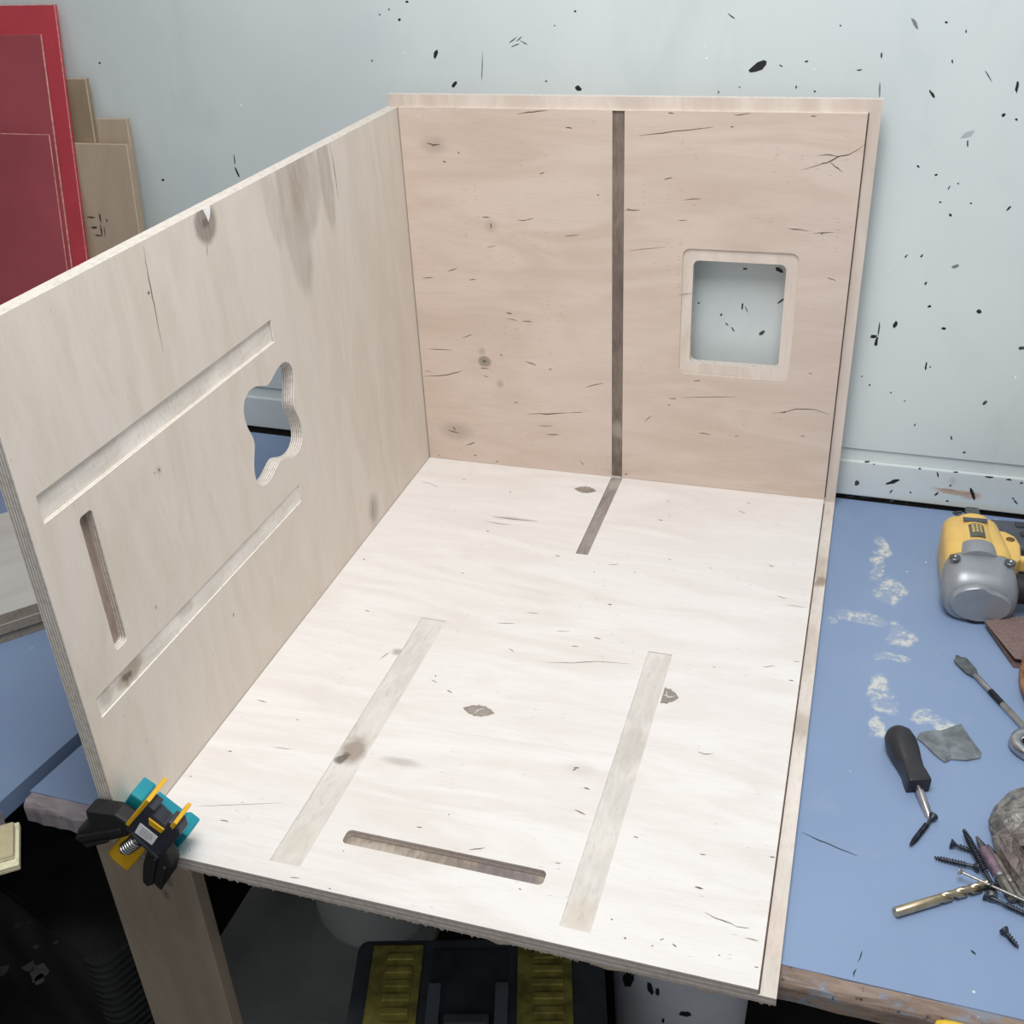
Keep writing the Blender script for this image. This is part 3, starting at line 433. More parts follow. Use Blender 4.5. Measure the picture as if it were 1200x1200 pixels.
# back (local u = x, v = z, n = -y)
MB = Matrix(((1, 0, 0, 0), (0, 0, -1, 0), (0, 1, 0, 0), (0, 0, 0, 1)))
b = B()
win = rrect(.4695, .2245, .610, .3945, .009); rec = rrect(.453, .2065, .628, .4135, .012)
slab(b, rect(-RB, -DP + .0002, W + RB, H + RB), -T, -DP, [(win, None, 0, [])], 2, 1)
slab(b, rect(.0016, .0003, W, H), -DP, 0, [
    (rect(.342, .001, .3605, H - .0008), .0032, 3, []),
    (rec, .0032, 4, [win])], 0, 1, False)
darken_step(b, W, 5)
back = tag(b.build('back_panel', [VK, EDGEW, LEDGE, G_DARK, LEDGE, STEPD], box), 'pinkish upright back panel with a dark centre groove and a square window')
back.matrix_basis = MB
b = B(); b.box((W + .0001, .0005, -DP - .0004), (W + .0019, H, -DP + .0003)); b.build('dark_line', LINED, back)
tag(strokes(ST_BACK, .0003).build('grain_marks', CRACK, back), 'brown cracks and streaks in the veneer', kind='stuff')
# side (local u = y, v = z, n = +x)
ML = Matrix(((0, 0, 1, 0), (1, 0, 0, 0), (0, 1, 0, 0), (0, 0, 0, 1)))
hole = []
for k in range(72):
    a = 2*math.pi*k/72; q = math.cos(4*(a - math.pi/4)); r = .0708 + .0150*q; hole.append((-.5035 + r*math.cos(a), .3105 + r*math.sin(a)))
b = B()
slab(b, rect(-D, -DP + .0004, DP - .0006, H), -T, 0, [
    (rect(-.940, .4125, -.4715, .4435), .0045, 2, []),
    (rect(-.941, .1715, -.469, .1985), .0018, 2, []),
    (rrect(-.8945, .2255, -.8735, .392, .005), .0105, 3, []),
    (hole, None, 0, [])], 0, 1)
sidep = tag(b.build('side_panel', [VL, EDGEW, G_SIDE, G_SLOTS], box), 'upright side panel with two grooves, a slot and a wavy cut-out')
sidep.matrix_basis = ML
tag(strokes(ST_LEFT, .0003).build('grain_marks', CRACK2, sidep), 'thin cracks in the veneer', kind='stuff')
b = B(); b.add([(-.579, .6152, .0003), (-.5625, .6152, .0003), (-.5645, .6075, .0003), (-.5675, .603, .0003), (-.572, .5985, .0003), (-.5745, .606, .0003)], [(5, 4, 3, 2, 1, 0)])
tag(b.build('tear_out', plain('torn_fibre', srgb(250, 248, 244), .9), sidep), 'white torn fibres at the top edge')
# splinters along the saw cut of the bottom panel
b = B(); rnd = random.Random(2)
for k in range(150):
    x = rnd.uniform(.0, W + RB - .004); l = rnd.choice((.0012, .0016, .002, .003)); wd = rnd.uniform(.0008, .005)
    b.add([(x, -D - .0002, -T + .0004), (x + wd, -D - .0002, -T + .0004), (x + wd*.6, -D - .0006, -T - l)], [(0, 2, 1), (0, 1, 2)])
for x, wd, l in ((.425, .03, .003), (.53, .05, .003), (.64, .03, .004)):
    b.add([(x, -D - .0003, -T + .0012), (x + wd, -D - .0003, -T + .0006), (x + wd*.5, -D - .001, -T - l)], [(0, 2, 1), (0, 1, 2)])
tag(b.build('splinters', plain('splinter_pale', srgb(196, 184, 168), .9), bottom), 'ragged splinters on the sawn lower edge', kind='stuff')
# ------------------------------------------------------------------ object materials
BLACKP = plain('black_plastic', srgb(50, 54, 63), .45, 0, .2, 40)
BLACKR = plain('black_rubber', srgb(26, 26, 28), .6, 0, .25, 60)
YELLOWP = plain('yellow_plastic', srgb(228, 178, 30), .45, 0, .06, 30)
TEAL = plain('teal_plastic', srgb(14, 142, 160), .5, 0, .08, 40)
STEEL = plain('bright_steel', srgb(190, 190, 190), .28, 1.0, .15, 90)
DULL = plain('dull_steel', srgb(128, 130, 132), .4, 1.0, .25, 120)
SCREWM = plain('black_phosphate_screw', srgb(70, 74, 82), .42, .8, .3, 200)
ZINC = plain('zinc_screw', srgb(176, 172, 164), .35, .9, .2, 200)
GOLD = plain('titanium_gold', srgb(194, 178, 148), .3, 1.0, .15, 80)
PAPER = plain('white_label', srgb(248, 250, 252), .6, 0, .03, 30)
INK = plain('label_ink', srgb(70, 76, 88), .7)

# ------------------------------------------------------------------ corner clamp
clamp = tag(empty('corner_clamp', (.0, -.97, .0)), 'black, yellow and teal corner clamp gripping the front corner of the plywood box', 'clamp')
MC = Matrix(((1, 0, 0, 0), (0, 0, -1, .97), (0, 1, 0, 0), (0, 0, 0, 1)))   # local (a, b, n) -> (x, -y, z), parent origin at y = -.97
def cp(name, loop, y_front, y_back, mat, bev=.0012, par=None):
    b = B(); b.prism(loop, -y_back, -y_front, 0, MC); return b.build(name, mat, par or clamp, bev)
def off(loop, dx, dz): return [(a + dx, b_ + dz) for a, b_ in loop]
plate = cp('clamp_body', [(.0265, .057), (.0665, .104), (.075, .0965), (.070, .0905), (.082, .0765), (.088, .0845), (.0975, .077), (.098, .066), (.061, .023)], -.984, -.966, BLACKP, .0018)
lab = cp('label', [(.051, .073), (.069, .057), (.058, .0415), (.040, .056)], -.9844, -.9836, PAPER, 0, plate)
e1 = Vector((.018, -.016)); e2 = Vector((-.011, -.016))
b = B()
rnd = random.Random(4)
for k, (s0, s1) in enumerate(((.22, .8), (.2, .86), (.2, .84), (.2, .7))):
    t = .2 + k * .19; s = s0
    while s < s1:
        l = rnd.uniform(.05, .13); p = Vector((.051, .073)) + e1 * s + e2 * t; q = Vector((.051, .073)) + e1 * min(s1, s + l) + e2 * t; u = e2.normalized() * .0009
        b.add([(c_.x, -.9846 + .97, c_.y) for c_ in (p, q, q + u, p + u)], [(0, 1, 2, 3), (3, 2, 1, 0)]); s += l + .03
b.build('print', INK, lab)
cp('rib', [(.034, .052), (.061, .0205), (.063, .024), (.037, .0555)], -.9865, -.9835, BLACKP, .0008)
cp('sliding_block', [(-.015, .000), (.017, .041), (.042, .022), (.0105, -.017), (.005, -.0235), (-.012, -.007)], -.977, -.9625, YELLOWP, .0025)
b = B(); S0 = Vector((.016, -.0085, .019)); S1 = Vector((.037, -.0085, .039)); ax = (S1 - S0).normalized(); pth = []
o1 = ax.orthogonal().normalized(); o2 = ax.cross(o1); turns = 6
for k in range(turns*14 + 1):
    a = 2*math.pi*k/14; pth.append(S0 + (S1 - S0)*(k/(turns*14)) + (o1*math.cos(a) + o2*math.sin(a))*.0072)
b.tube(pth, .0013, 0, 6); sp = b.build('spring', STEEL, clamp)
b = B(); b.tube([S0 - ax*.006, S1 + ax*.01], .0052, 0, 12); b.build('screw', STEEL, clamp)
cp('fin', [(.031, .066), (.0685, .112), (.0725, .1095), (.0345, .0635)], -.985, -.950, YELLOWP, .0008)
cp('fin', [(.089, .079), (.096, .087), (.099, .084), (.0915, .074)], -.985, -.955, YELLOWP, .0008)
cp('clip', [(.0645, .0845), (.081, .0715), (.0755, .0645), (.0625, .0745)], -.9855, -.966, YELLOWP, .001)
cp('jaw', [(.0012, .036), (.0012, .052), (.026, .086), (.039, .077), (.034, .062), (.012, .034)], -.9595, -.932, TEAL, .002)
cp('jaw_step', [(.004, .034), (.001, .044), (.008, .054), (.014, .048)], -.9605, -.9598, TEAL, 0)
cp('jaw', [(.034, .0012), (.060, .0012), (.086, .036), (.0755, .045), (.052, .036), (.036, .010)], -.9595, -.932, TEAL, .002)
cp('jaw_step', [(.060, .010), (.064, .016), (.071, .012), (.0665, .007)], -.9605, -.9598, TEAL, 0)
cp('jaw_link', [(.036, .062), (.043, .070), (.070, .047), (.062, .039)], -.9595, -.935, TEAL, .001)
def outer_arm(loop, rib1, y0, y1):
    o = cp('arm', loop, y0, y1, BLACKR, .003)
    for rb in rib1: cp('arm_rib', rb, y0 - .003, y0 + .002, BLACKR, .001, o)
outer_arm([(-.048, .020), (-.040, .036), (-.0215, .052), (-.0195, .072), (.020, .076), (.036, .066), (.026, .044), (-.001, .030), (-.031, .012)], [[(-.040, .030), (.022, .058), (.024, .052), (-.038, .023)], [(-.034, .020), (.0, .036), (.002, .032), (-.032, .015)]], -.984, -.9635)
b = B(); b.prism([(-.045, .018), (-.038, .034), (-.0215, .052), (-.0195, .052), (-.0195, .012), (-.028, .008)], .93, .9640, 0, MC); b.build('arm_pad', BLACKR, clamp, .002)
outer_arm([(.036, .004), (.045, .024), (.071, .034), (.074, .010), (.066, -.010), (.050, -.034), (.043, -.024), (.034, -.034), (.028, -.026)], [[(.040, -.022), (.056, .022), (.060, .021), (.044, -.024)], [(.052, -.026), (.066, .012), (.069, .010), (.055, -.028)]], -.984, -.9635)

# ------------------------------------------------------------------ red door panel and offcuts leaning on the wall
RED = plain('red_paint', srgb(184, 66, 76), .38, 0, .10, 5)
REDW = plain('red_paint_worn_edge', srgb(196, 140, 128), .6, 0, .3, 120)
REDD = plain('red_paint_dull', srgb(164, 78, 86), .45, 0, .14, 4)
lean = math.radians(10)
def leaning(name, x_right, y_top, z_top, length, width, thick, ang, label, cat, mat, group=None, rz=0.0):
    """board leaning back on the wall; local origin at its lower right front edge"""
    o = tag(empty(name, (x_right, y_top - math.sin(ang)*length, z_top - math.cos(ang)*length), (math.pi/2 - ang, 0, rz)), label, cat, group)
    return o
LR = (.7615 - DESK - .0022) / math.cos(lean)
red = leaning('red_door_panel', -.6325, .058, .7615, LR, .62, .02, lean, 'glossy red painted panel with stepped edges leaning on the wall', 'panel', RED)
def chamfer_plate(name, x0, x1, y0, y1, z0, z1, par, mat, mat2, c=.0022, worn=(0, 1, 2, 3)):
    b = B(); lo = rect(x0, y0, x1, y1); hi = rect(x0 + c, y0 + c, x1 - c, y1 - c)
    b.wall(lo, z0, z1 - c*.7, 0); b.flat([lo], z0, 0, True); b.flat([hi], z1, 0)
    n = 4
    for i in range(n): b.add([(p[0], p[1], z1 - c*.7) for p in lo] + [(p[0], p[1], z1) for p in hi], [(i, (i+1) % n, n + (i+1) % n, n + i)], 1 if i in worn else 0)
    return b.build(name, [mat, mat2], par)
chamfer_plate('slab', -.62, 0, 0, LR, -.006, 0, red, RED, REDW, .0011)
# local x runs along the wall, local y up the panel, local z towards the room
chamfer_plate('raised_field', -.615, -.030, .02, LR - .046, .0002, .006, red, REDD, REDW, .0018, (1,))
chamfer_plate('raised_field', -.610, -.036, .02, LR - .208, .0062, .012, red, REDD, REDW, .0014, (1, 2))
MDF = plain('brown_board', srgb(170, 150, 126), .75, 0, .08, 14)
MDF2 = plain('brown_board_dark', srgb(148, 130, 106), .75, 0, .08, 14)
PLYB = veneer('offcut_veneer', srgb(182, 164, 144), srgb(172, 154, 133), 'v', [], [], 4.2, .95, False)
def offcut(name, xr, yt, zt, wd, thick, ang, mat, mat2, label):
    L = (zt - DESK - .0022) / math.cos(ang)
    o = leaning(name, xr, yt, zt, L, wd, thick, ang, label, 'board', mat, 'offcuts leaning behind the red panel')
    chamfer_plate('board', -wd, 0, 0, L, -thick, 0, o, mat, mat2, .0012)
    return o, L
PE = plain('board_edge', srgb(190, 174, 150), .8)
a7 = math.radians(6.6)
o, L = offcut('board_offcut', -.5265, .027, .541, .17, .009, a7, PLYB, PE, 'widest brown board offcut leaning in front of the other offcuts, splashed near its foot')
b = B()
rnd = random.Random(8)
for (x, y, rx, ry) in ((-.078, L - .128, .0022, .010), (-.065, L - .132, .0022, .003), (-.080, L - .150, .0018, .012), (-.094, L - .146, .009, .0022), (-.073, L - .152, .0012, .009), (-.098, L - .128, .010, .0016), (-.088, L - .160, .007, .002)):
    k = 8; b.add([(x, y, .0004)] + [(x + rx*rnd.uniform(.6, 1.2)*math.cos(6.283*i/k), y + ry*rnd.uniform(.6, 1.2)*math.sin(6.283*i/k), .0004) for i in range(k)], [(0, 1+i, 1+(i+1) % k) for i in range(k)])
tag(b.build('stain', plain('brown_stain', srgb(78, 58, 44)), o), 'dark brown splashes')
offcut('board_offcut', -.5345, .053, .5785, .15, .008, a7, PLYB, PE, 'low pale board offcut sandwiched between the tall narrow one and the wide one')
offcut('board_offcut', -.598, .050, .645, .13, .009, a7, MDF2, PE, 'tallest narrow brown board offcut right beside the red panel')
bpy.context.view_layer.update()

# ------------------------------------------------------------------ boards stacked on the side bench
GREYV = veneer('grey_stack_veneer', srgb(196, 194, 188), srgb(186, 183, 176), 'u', [], [], 1.2, .96, False)
EDG = plyedge('stack_edge', srgb(176, 164, 150), srgb(124, 112, 100), .003)
ang = math.atan2(.75, .66)
for k in range(3):
    b = B(); slab(b, rect(-.30 + .004*k, 0 + (.004, .0, .002)[k], .28 + .006*k, .316), 0, .0155, [], 0, 1)
    o = b.build('stacked_board', [GREYV, EDG]); o.location = (-.4155 + .0, -.6535, DESK + .0008 + k*.0162); o.rotation_euler.z = ang
    tag(o, ('bottom board of the plywood stack on the side bench', 'middle board of the plywood stack on the side bench', 'top board of the plywood stack on the side bench, its pale face showing')[k], 'board', 'plywood boards stacked on the side bench')
# pale sheet offcut poking in at the left edge
PALE = plyedge('pale_offcut_edge', srgb(236, 232, 196), srgb(206, 196, 156), .0022); PALEV = plain('pale_offcut_face', srgb(214, 208, 176), .8)
def strip(name, pts, y0, y1, label):
    b = B(); b.prism(pts, -y1, -y0, 0, Matrix(((1, 0, 0, 0), (0, 0, -1, 0), (0, 1, 0, 0), (0, 0, 0, 1)))); return tag(b.build(name, [PALEV], None, .001), label, 'offcut')
strip('timber_offcut', [(-.30, DESK + .0012), (-.2065, DESK + .0012), (-.2065, DESK + .0010 + .0), (-.148, DESK + .0012), (-.118, .020), (-.116, .034), (-.125, .040), (-.30, .085)], -1.03, -.99, 'pale split timber offcut at the left corner of the side bench') if False else None

# ------------------------------------------------------------------ nail gun
gun = tag(empty('nail_gun', (.930, -.272, DESK + .0006), (0, 0, math.radians(3))), 'yellow and grey nail gun lying by the wall on the workbench', 'nail gun')
GREYC = plain('grey_cast_cap', srgb(150, 154, 160), .38, .35, .06, 30); YG = plain('pale_yellow_housing', srgb(226, 188, 106), .45, 0, .05, 30); GD = plain('dark_grey_plastic', srgb(74, 78, 88), .5, 0, .12, 50)
def sect(w, h, r, y, x=0.0, z0=0.0, n=5): return [Vector((x + p[0], y, z0 + p[1])) for p in reversed(rrect(-w/2, 0, w/2, h, r, n))]
b = B(); b.loft([sect(.062, .036, .016, -.001, 0, .006), sect(.084, .052, .024, 0, 0, .002), sect(.094, .062, .028, .004, 0, 0), sect(.100, .070, .03, .012, 0, 0), sect(.101, .076, .03, .024, 0, 0), sect(.098, .079, .028, .050, 0, 0), sect(.094, .079, .026, .056, 0, 0)], 0); b.build('end_cap', GREYC, gun)
b = B(); b.loft([[Vector((.040*math.cos(a)*s*(1.05 if math.cos(a) > 0 else 1), -.0035 + yy, .030 + .026*math.sin(a)*s + (.006 if math.cos(a) < .2 and math.sin(a) > 0 else 0))) for a in (-2*math.pi*k/28 for k in range(28))] for s, yy in ((.93, -.0022), (1.0, 0), (1.03, .006))], 0); b.build('cap_boss', GREYC, gun)
b = B(); b.lathe([(.009, -.002), (.013, 0), (.013, .004)], 0, 14, Matrix.Translation((-.004, -.0015, .0148)) @ Matrix.Rotation(math.pi/2, 4, 'X')); b.build('exhaust_port', BLACKR, gun)
for sx in (-.037, .036):
    b = B(); M = Matrix.Translation((sx, .040, .0765)); b.lathe([(.0075, 0), (.0075, .004), (.0045, .0042), (.004, .002), (.001, .002)], 0, 14, M); b.build('cap_screw', DULL, gun)
b = B(); b.loft([sect(.092, .079, .022, .0565, 0, 0), sect(.090, .082, .02, .075, -.001, 0), sect(.084, .083, .02, .11, -.003, .001), sect(.078, .08, .018, .150, -.005, .002), sect(.070, .074, .016, .160, -.005, .004)], 0); b.build('housing', YG, gun)
b = B(); b.loft([[Vector((-.003 + .026*math.cos(a), y, .072 + .018*s*math.sin(a))) for a in (math.pi - math.pi*k/12 for k in range(13))] for y, s in ((.050, .85), (.058, 1.0), (.078, 1.0))], 0); b.build('barrel_collar', GREYC, gun)
b = B(); b.loft([[Vector((-.003 + .024*math.cos(a), y, .074 + .0155*math.sin(a))) for a in (math.pi - math.pi*k/12 for k in range(13))] for y in (.0785, .152)], 0); b.build('barrel', YG, gun)
b = B(); b.loft([[Vector((-.003 + .0165*math.cos(a), y, .0752 + .0165*math.sin(a))) for a in (math.radians(140) - math.radians(100)*k/8 for k in range(9))] for y in (.084, .120)], 0, False); b.build('nameplate', plain('nameplate_dark', srgb(92, 92, 84), .5), gun)
b = B()
rnd = random.Random(9)
for k in range(5):
    for j in range(3):
        x = -.010 + j*.0052; y = .096 + k*.0045; b.add([Vector((x, y, .0752 + math.sqrt(max(0, .0167**2 - (x + .003)**2)) + .0004)), Vector((x + .0035, y, .0752 + math.sqrt(max(0, .0167**2 - (x + .0065)**2)) + .0004)), Vector((x + .0035, y + .0028, .0752 + math.sqrt(max(0, .0167**2 - (x + .0065)**2)) + .0004)), Vector((x, y + .0028, .0752 + math.sqrt(max(0, .0167**2 - (x + .003)**2)) + .0004))], [(0, 1, 2, 3)])
b.build('print', plain('nameplate_print', srgb(214, 190, 120), .6), gun)
b = B(); b.box((-.02, .127, .089), (.014, .137, .0912)); b.build('vent', GD, gun, .001)
b = B(); b.prism([(.030, .060), (.046, .058), (.056, .066), (.060, .110), (.056, .130), (.044, .142), (.026, .142)], .020, .070, 0); b.build('side_housing', YG, gun, .006, 3)
b = B(); b.lathe([(.006, .0), (.006, .0015), (.003, .0018)], 0, 12, Matrix.Translation((.047, .118, .0695)) @ Matrix.Scale(1.0, 4)); b.build('housing_screw', plain('rusty_screw', srgb(120, 92, 52), .5, .5), gun)
b = B(); b.box((.052, .068, .046), (.115, .082, .068)); b.build('trigger_guard', YG, gun, .004)
b = B(); b.box((-.043, .140, .045), (-.032, .168, .074), 0, Matrix.Rotation(math.radians(-6), 4, 'Z')); b.build('lug', YG, gun, .004)
b = B(); b.box((-.018, .160, .030), (.020, .195, .064)); b.build('nose', DULL, gun, .003)
b = B(); b.box((-.004, .19, .034), (.016, .225, .060)); b.build('nose_tip', DULL, gun, .002)
b = B(); b.tube([(-.018, .165, .055), (-.030, .190, .05), (-.012, .205, .052), (-.020, .218, .050), (-.008, .226, .048)], .0022, 0, 8); b.build('safety_wire', DULL, gun)
b = B(); b.prism([(.014, .150), (.030, .205), (.42, .212), (.42, .120), (.062, .128), (.045, .146)], .006, .052, 0); b.build('magazine', GD, gun, .004)
for k, (y0, y1) in enumerate(((.186, .199), (.160, .172), (.131, .150))):
    b = B(); b.box((.066 + .004*k, y0, .0505), (.40, y1, .0545)); b.build('magazine_slot', BLACKP, gun, .001)
b = B(); b.loft([[Vector((x, .032 + .020*math.cos(a), .042 + .022*math.sin(a))) for a in (2*math.pi*k/16 for k in range(16))] for x in (.046, .07, .14, .40)], 0); b.build('handle', BLACKR, gun)
bpy.context.view_layer.update()

# ------------------------------------------------------------------ tools and bits on the bench
def stand(name, loc, rot, label, cat, group=None): return tag(empty(name, loc, rot), label, cat, group)
Z0 = DESK
# sandpaper sheet, folded
def sheet(name, pts, th, mat, parent=None):
    b = B(); n = len(pts); b.add([Vector(p) for p in pts] + [Vector(p) - Vector((0, 0, th)) for p in pts], [tuple(range(n)), tuple(range(2*n-1, n-1, -1))] + [(i, n+i, n+(i+1) % n, (i+1) % n) for i in range(n)]); return b.build(name, mat, parent)
SAND = plain('brown_sandpaper', srgb(124, 104, 100), .9, 0, .22, 350, .3); SANDB = plain('sandpaper_back', srgb(96, 78, 76), .9, 0, .2, 200)
sp_ = stand('sandpaper_sheet', (0, 0, 0), (0, 0, 0), 'folded brown sandpaper sheet in front of the nail gun', 'sandpaper')
sheet('upper_fold', [(.938, -.2835, Z0 + .013), (.973, -.358, Z0 + .010), (1.09, -.36, Z0 + .010), (1.09, -.245, Z0 + .012), (.985, -.262, Z0 + .013)], .0012, SAND, sp_)
sheet('lower_fold', [(.938, -.2835, Z0 + .0112), (.972, -.366, Z0 + .0015), (1.09, -.366, Z0 + .0015), (1.09, -.25, Z0 + .002), (.975, -.27, Z0 + .002)], .0012, SANDB, sp_)
# orange brown hose loop at the right edge
RUST = plain('orange_brown_hose', srgb(128, 92, 62), .5, 0, .5, 60, .3)
b = B(); pth = []
for k in range(41):
    a = math.radians(60 + 250*k/40); pth.append(Vector((1.0285 + .049*math.cos(a), -.405 + .088*math.sin(a), Z0 + .0075 + .012*max(0, math.sin(a)))))
pth = [Vector((1.10, -.30, Z0 + .02))] + pth + [Vector((1.10, -.50, Z0 + .0075))]
b.tube(pth, .0046, 0, 10); tag(b.build('hose_loop', RUST), 'worn orange brown hose loop at the right edge of the bench', 'hose')
# spade bit
sb = stand('spade_bit', (.9005, -.362, Z0 + .0026), (0, 0, math.atan2(-.132, .076)), 'flat steel spade drill bit pointing at the nail gun', 'drill bit')
b = B(); b.prism([(.0, -.0018), (.006, -.0035), (.007, -.0085), (.012, -.0095), (.034, -.0085), (.046, -.0035), (.046, .0035), (.034, .0085), (.012, .0095), (.007, .0085), (.006, .0035), (0, .0018)], 0, .0024, 0); b.build('blade', DULL, sb, .0004)
b = B(); b.tube([(.043, 0, .0012), (.050, 0, .0022), (.078, 0, .0022)], [.0026, .0036, .0036], 0, 12); b.build('shank', STEEL, sb)
b = B(); b.tube([(.0785, 0, .0022), (.104, 0, .0022)], .0040, 0, 8); b.build('collar', plain('black_oxide', srgb(48, 50, 54), .4, .7), sb)
b = B(); b.tube([(.1045, 0, .0022), (.175, 0, .0022)], .0042, 0, 6, False); b.build('hex_shank', STEEL, sb)
# stubby screwdriver
sd = stand('stubby_screwdriver', (.8235, -.556, Z0 + .0185), (0, math.radians(6.5), math.atan2(-.118, .040)), 'stubby screwdriver with black handle lying on the workbench', 'screwdriver')
def sq(x, w, r, n=4, z=0): return [Vector((x, p[0], p[1] + z)) for p in rrect(-w/2, -w/2, w/2, w/2, r, n)]
b = B(); b.loft([sq(-.0035, .012, .006), sq(-.001, .024, .012), sq(.006, .033, .015), (sq(.018, .036, .015)), sq(.034, .033, .012), sq(.050, .027, .008), sq(.062, .024, .004), sq(.068, .025, .003), sq(.082, .027, .003), sq(.084, .026, .003)], 0)
b.build('handle', plain('black_ribbed_grip', srgb(38, 38, 42), .42, 0, .15, 50), sd)
b = B(); b.tube([(.083, 0, -.001), (.122, 0, -.0045), (.128, 0, -.005)], [.0050, .0050, .0034], 0, 12); b.build('shaft', STEEL, sd)
# screws
def screw(name, tip, head, rad, label, mat, group='loose screws on the workbench', length=None, hr=1.75):
    """countersunk screw from tip to head (world points on the bench)"""
    P, Q = Vector(tip), Vector(head); ax = (Q - P).normalized(); L = (Q - P).length
    root = tag(empty(name, P, ax.to_track_quat('Z', 'Y').to_euler()), label, 'screw', group)
    b = B(); b.lathe([(.0002, 0), (rad*.42, L*.12), (rad*.58, L*.3), (rad*.62, L - rad*1.6)], 0, 10)
    b.build('shank', mat, root)
    b = B(); turns = max(5, int(L*.72/.0030)); pth = []; rd = []
    for k in range(turns*10 + 1):
        s = k/(turns*10); a = 2*math.pi*turns*s; r = rad*(.45 + .55*min(1, s*4)); pth.append((r*.9*math.cos(a), r*.8*math.sin(a), L*.03 + L*.70*s)); rd.append(rad*.22)
    b.tube(pth, rd, 0, 5); b.build('thread', mat, root)
    b = B(); b.lathe([(rad*.7, L - rad*2.0), (rad*hr, L - rad*.35), (rad*hr, L), (rad*.8, L), (rad*.2, L - rad*.8)], 0, 14); b.build('head', mat, root)
    return root
zc = Z0 + .0045
screw('wood_screw', (.8415, -.724, Z0 + .003), (.8665, -.674, Z0 + .0058), .0031, 'black screw touching the tip of the stubby screwdriver', SCREWM)
screw('wood_screw', (.866, -.7335, Z0 + .0028), (.9115, -.739, Z0 + .0060), .0031, 'black screw left of the bits, its point to the left', SCREWM)
screw('wood_screw', (.915, -.717, Z0 + .0035), (.8835, -.711, Z0 + .0058), .0029, 'short black screw left of the bits, its flat head to the left', SCREWM)
screw('wood_screw', (.8965, -.690, Z0 + .0105), (.924, -.768, Z0 + .0105), .0036, 'longest black screw lying across the others beside the driver bit', SCREWM)
screw('wood_screw', (.9445, -.8325, Z0 + .0028), (.931, -.816, Z0 + .0058), .0029, 'single short black screw apart from the pile near the bench edge', SCREWM)
screw('wood_screw', (.99, -.801, Z0 + .0028), (.915, -.775, Z0 + .0058), .0030, 'dark screw underneath the pale thin one beside the gold drill bit', SCREWM)
screw('wood_screw', (.985, -.788, Z0 + .0090), (.889, -.758, Z0 + .0150), .0022, 'thin pale screw resting on the gold drill bit', ZINC)
# driver bits
def bit(name, p, q, r, label, body, band):
    P, Q = Vector(p), Vector(q); ax = (Q - P).normalized(); L = (Q - P).length
    root = tag(empty(name, P, ax.to_track_quat('Z', 'Y').to_euler()), label, 'driver bit')
    b = B(); b.lathe([(r*.25, 0), (r*.45, L*.06), (r*.8, L*.17), (r*.95, L*.2)], 0, 8, None, False); b.build('tip', DULL, root)
    b = B(); b.lathe([(r*.95, L*.2), (r, L*.22), (r, L*.62)], 0, 12); b.build('sleeve', band, root)
    b = B(); b.lathe([(r*1.08, L*.62), (r*1.08, L*.66)], 0, 12); b.build('ring', STEEL, root)
    b = B(); b.lathe([(r*.86, L*.66), (r*.86, L*.97), (r*.6, L)], 0, 6, None, False); b.build('hex_shank', body, root)
    return root
BITM = plain('dirty_steel', srgb(128, 122, 116), .5, .6, .3, 120); PUR = plain('purple_sleeve', srgb(126, 104, 118), .55, .2, .3, 90)
bit('driver_bit', (.911, -.695, Z0 + .0062), (.9435, -.776, Z0 + .0062), .0058, 'driver bit with a purple band in the pile of screws', BITM, PUR)
bit('driver_bit', (.9225, -.702, Z0 + .0048), (.9535, -.778, Z0 + .0048), .0042, 'thin grey driver bit between the purple one and the plastic bag', BITM, BITM)
b = B(); M = Matrix.Translation((.9225, -.7785, Z0 + .0058)) @ Matrix.Rotation(math.radians(78), 4, 'X')
ferr = stand('bit_socket', (0, 0, 0), (0, 0, 0), 'small dark hollow socket beside the end of the gold drill bit', 'socket')
b.lathe([(.0054, -.012), (.0056, .0), (.0050, .0005), (.0038, .0)], 0, 14, M); b.lathe([(.0037, -.0), (.0036, -.008), (.0005, -.0082)], 0, 14, M); b.build('socket', DULL, ferr)
# gold twist drill
P = Vector((.8265, -.8225, Z0 + .0056)); Q = Vector((.924, -.757, Z0 + .0052)); dr = tag(empty('twist_drill', P, (Q - P).normalized().to_track_quat('X', 'Z').to_euler()), 'gold coloured twist drill bit lying towards the screws', 'drill bit'); L = (Q - P).length
b = B(); b.lathe([(.0046, 0), (.0052, .0008), (.0052, .05)], 0, 20, Matrix.Rotation(math.pi/2, 4, 'Y')); b.build('shank', GOLD, dr)
b = B(); rings = []
for k in range(61):
    s = k/60; x = .05 + (L - .05)*s; tw = 2*math.pi*1.9*s; ring = []
    for j in range(24):
        a = 2*math.pi*j/24; fl = max(0, math.cos(2*a)) ** .7; r = .0052 - .0030*fl*min(1, s*8); r *= (1 if s < .93 else (1 - s)/.07*.9 + .1)
        ring.append(Vector((x, r*math.cos(a + tw), r*math.sin(a + tw))))
    rings.append(ring)
b.loft(rings, 0); b.build('flute', GOLD, dr)
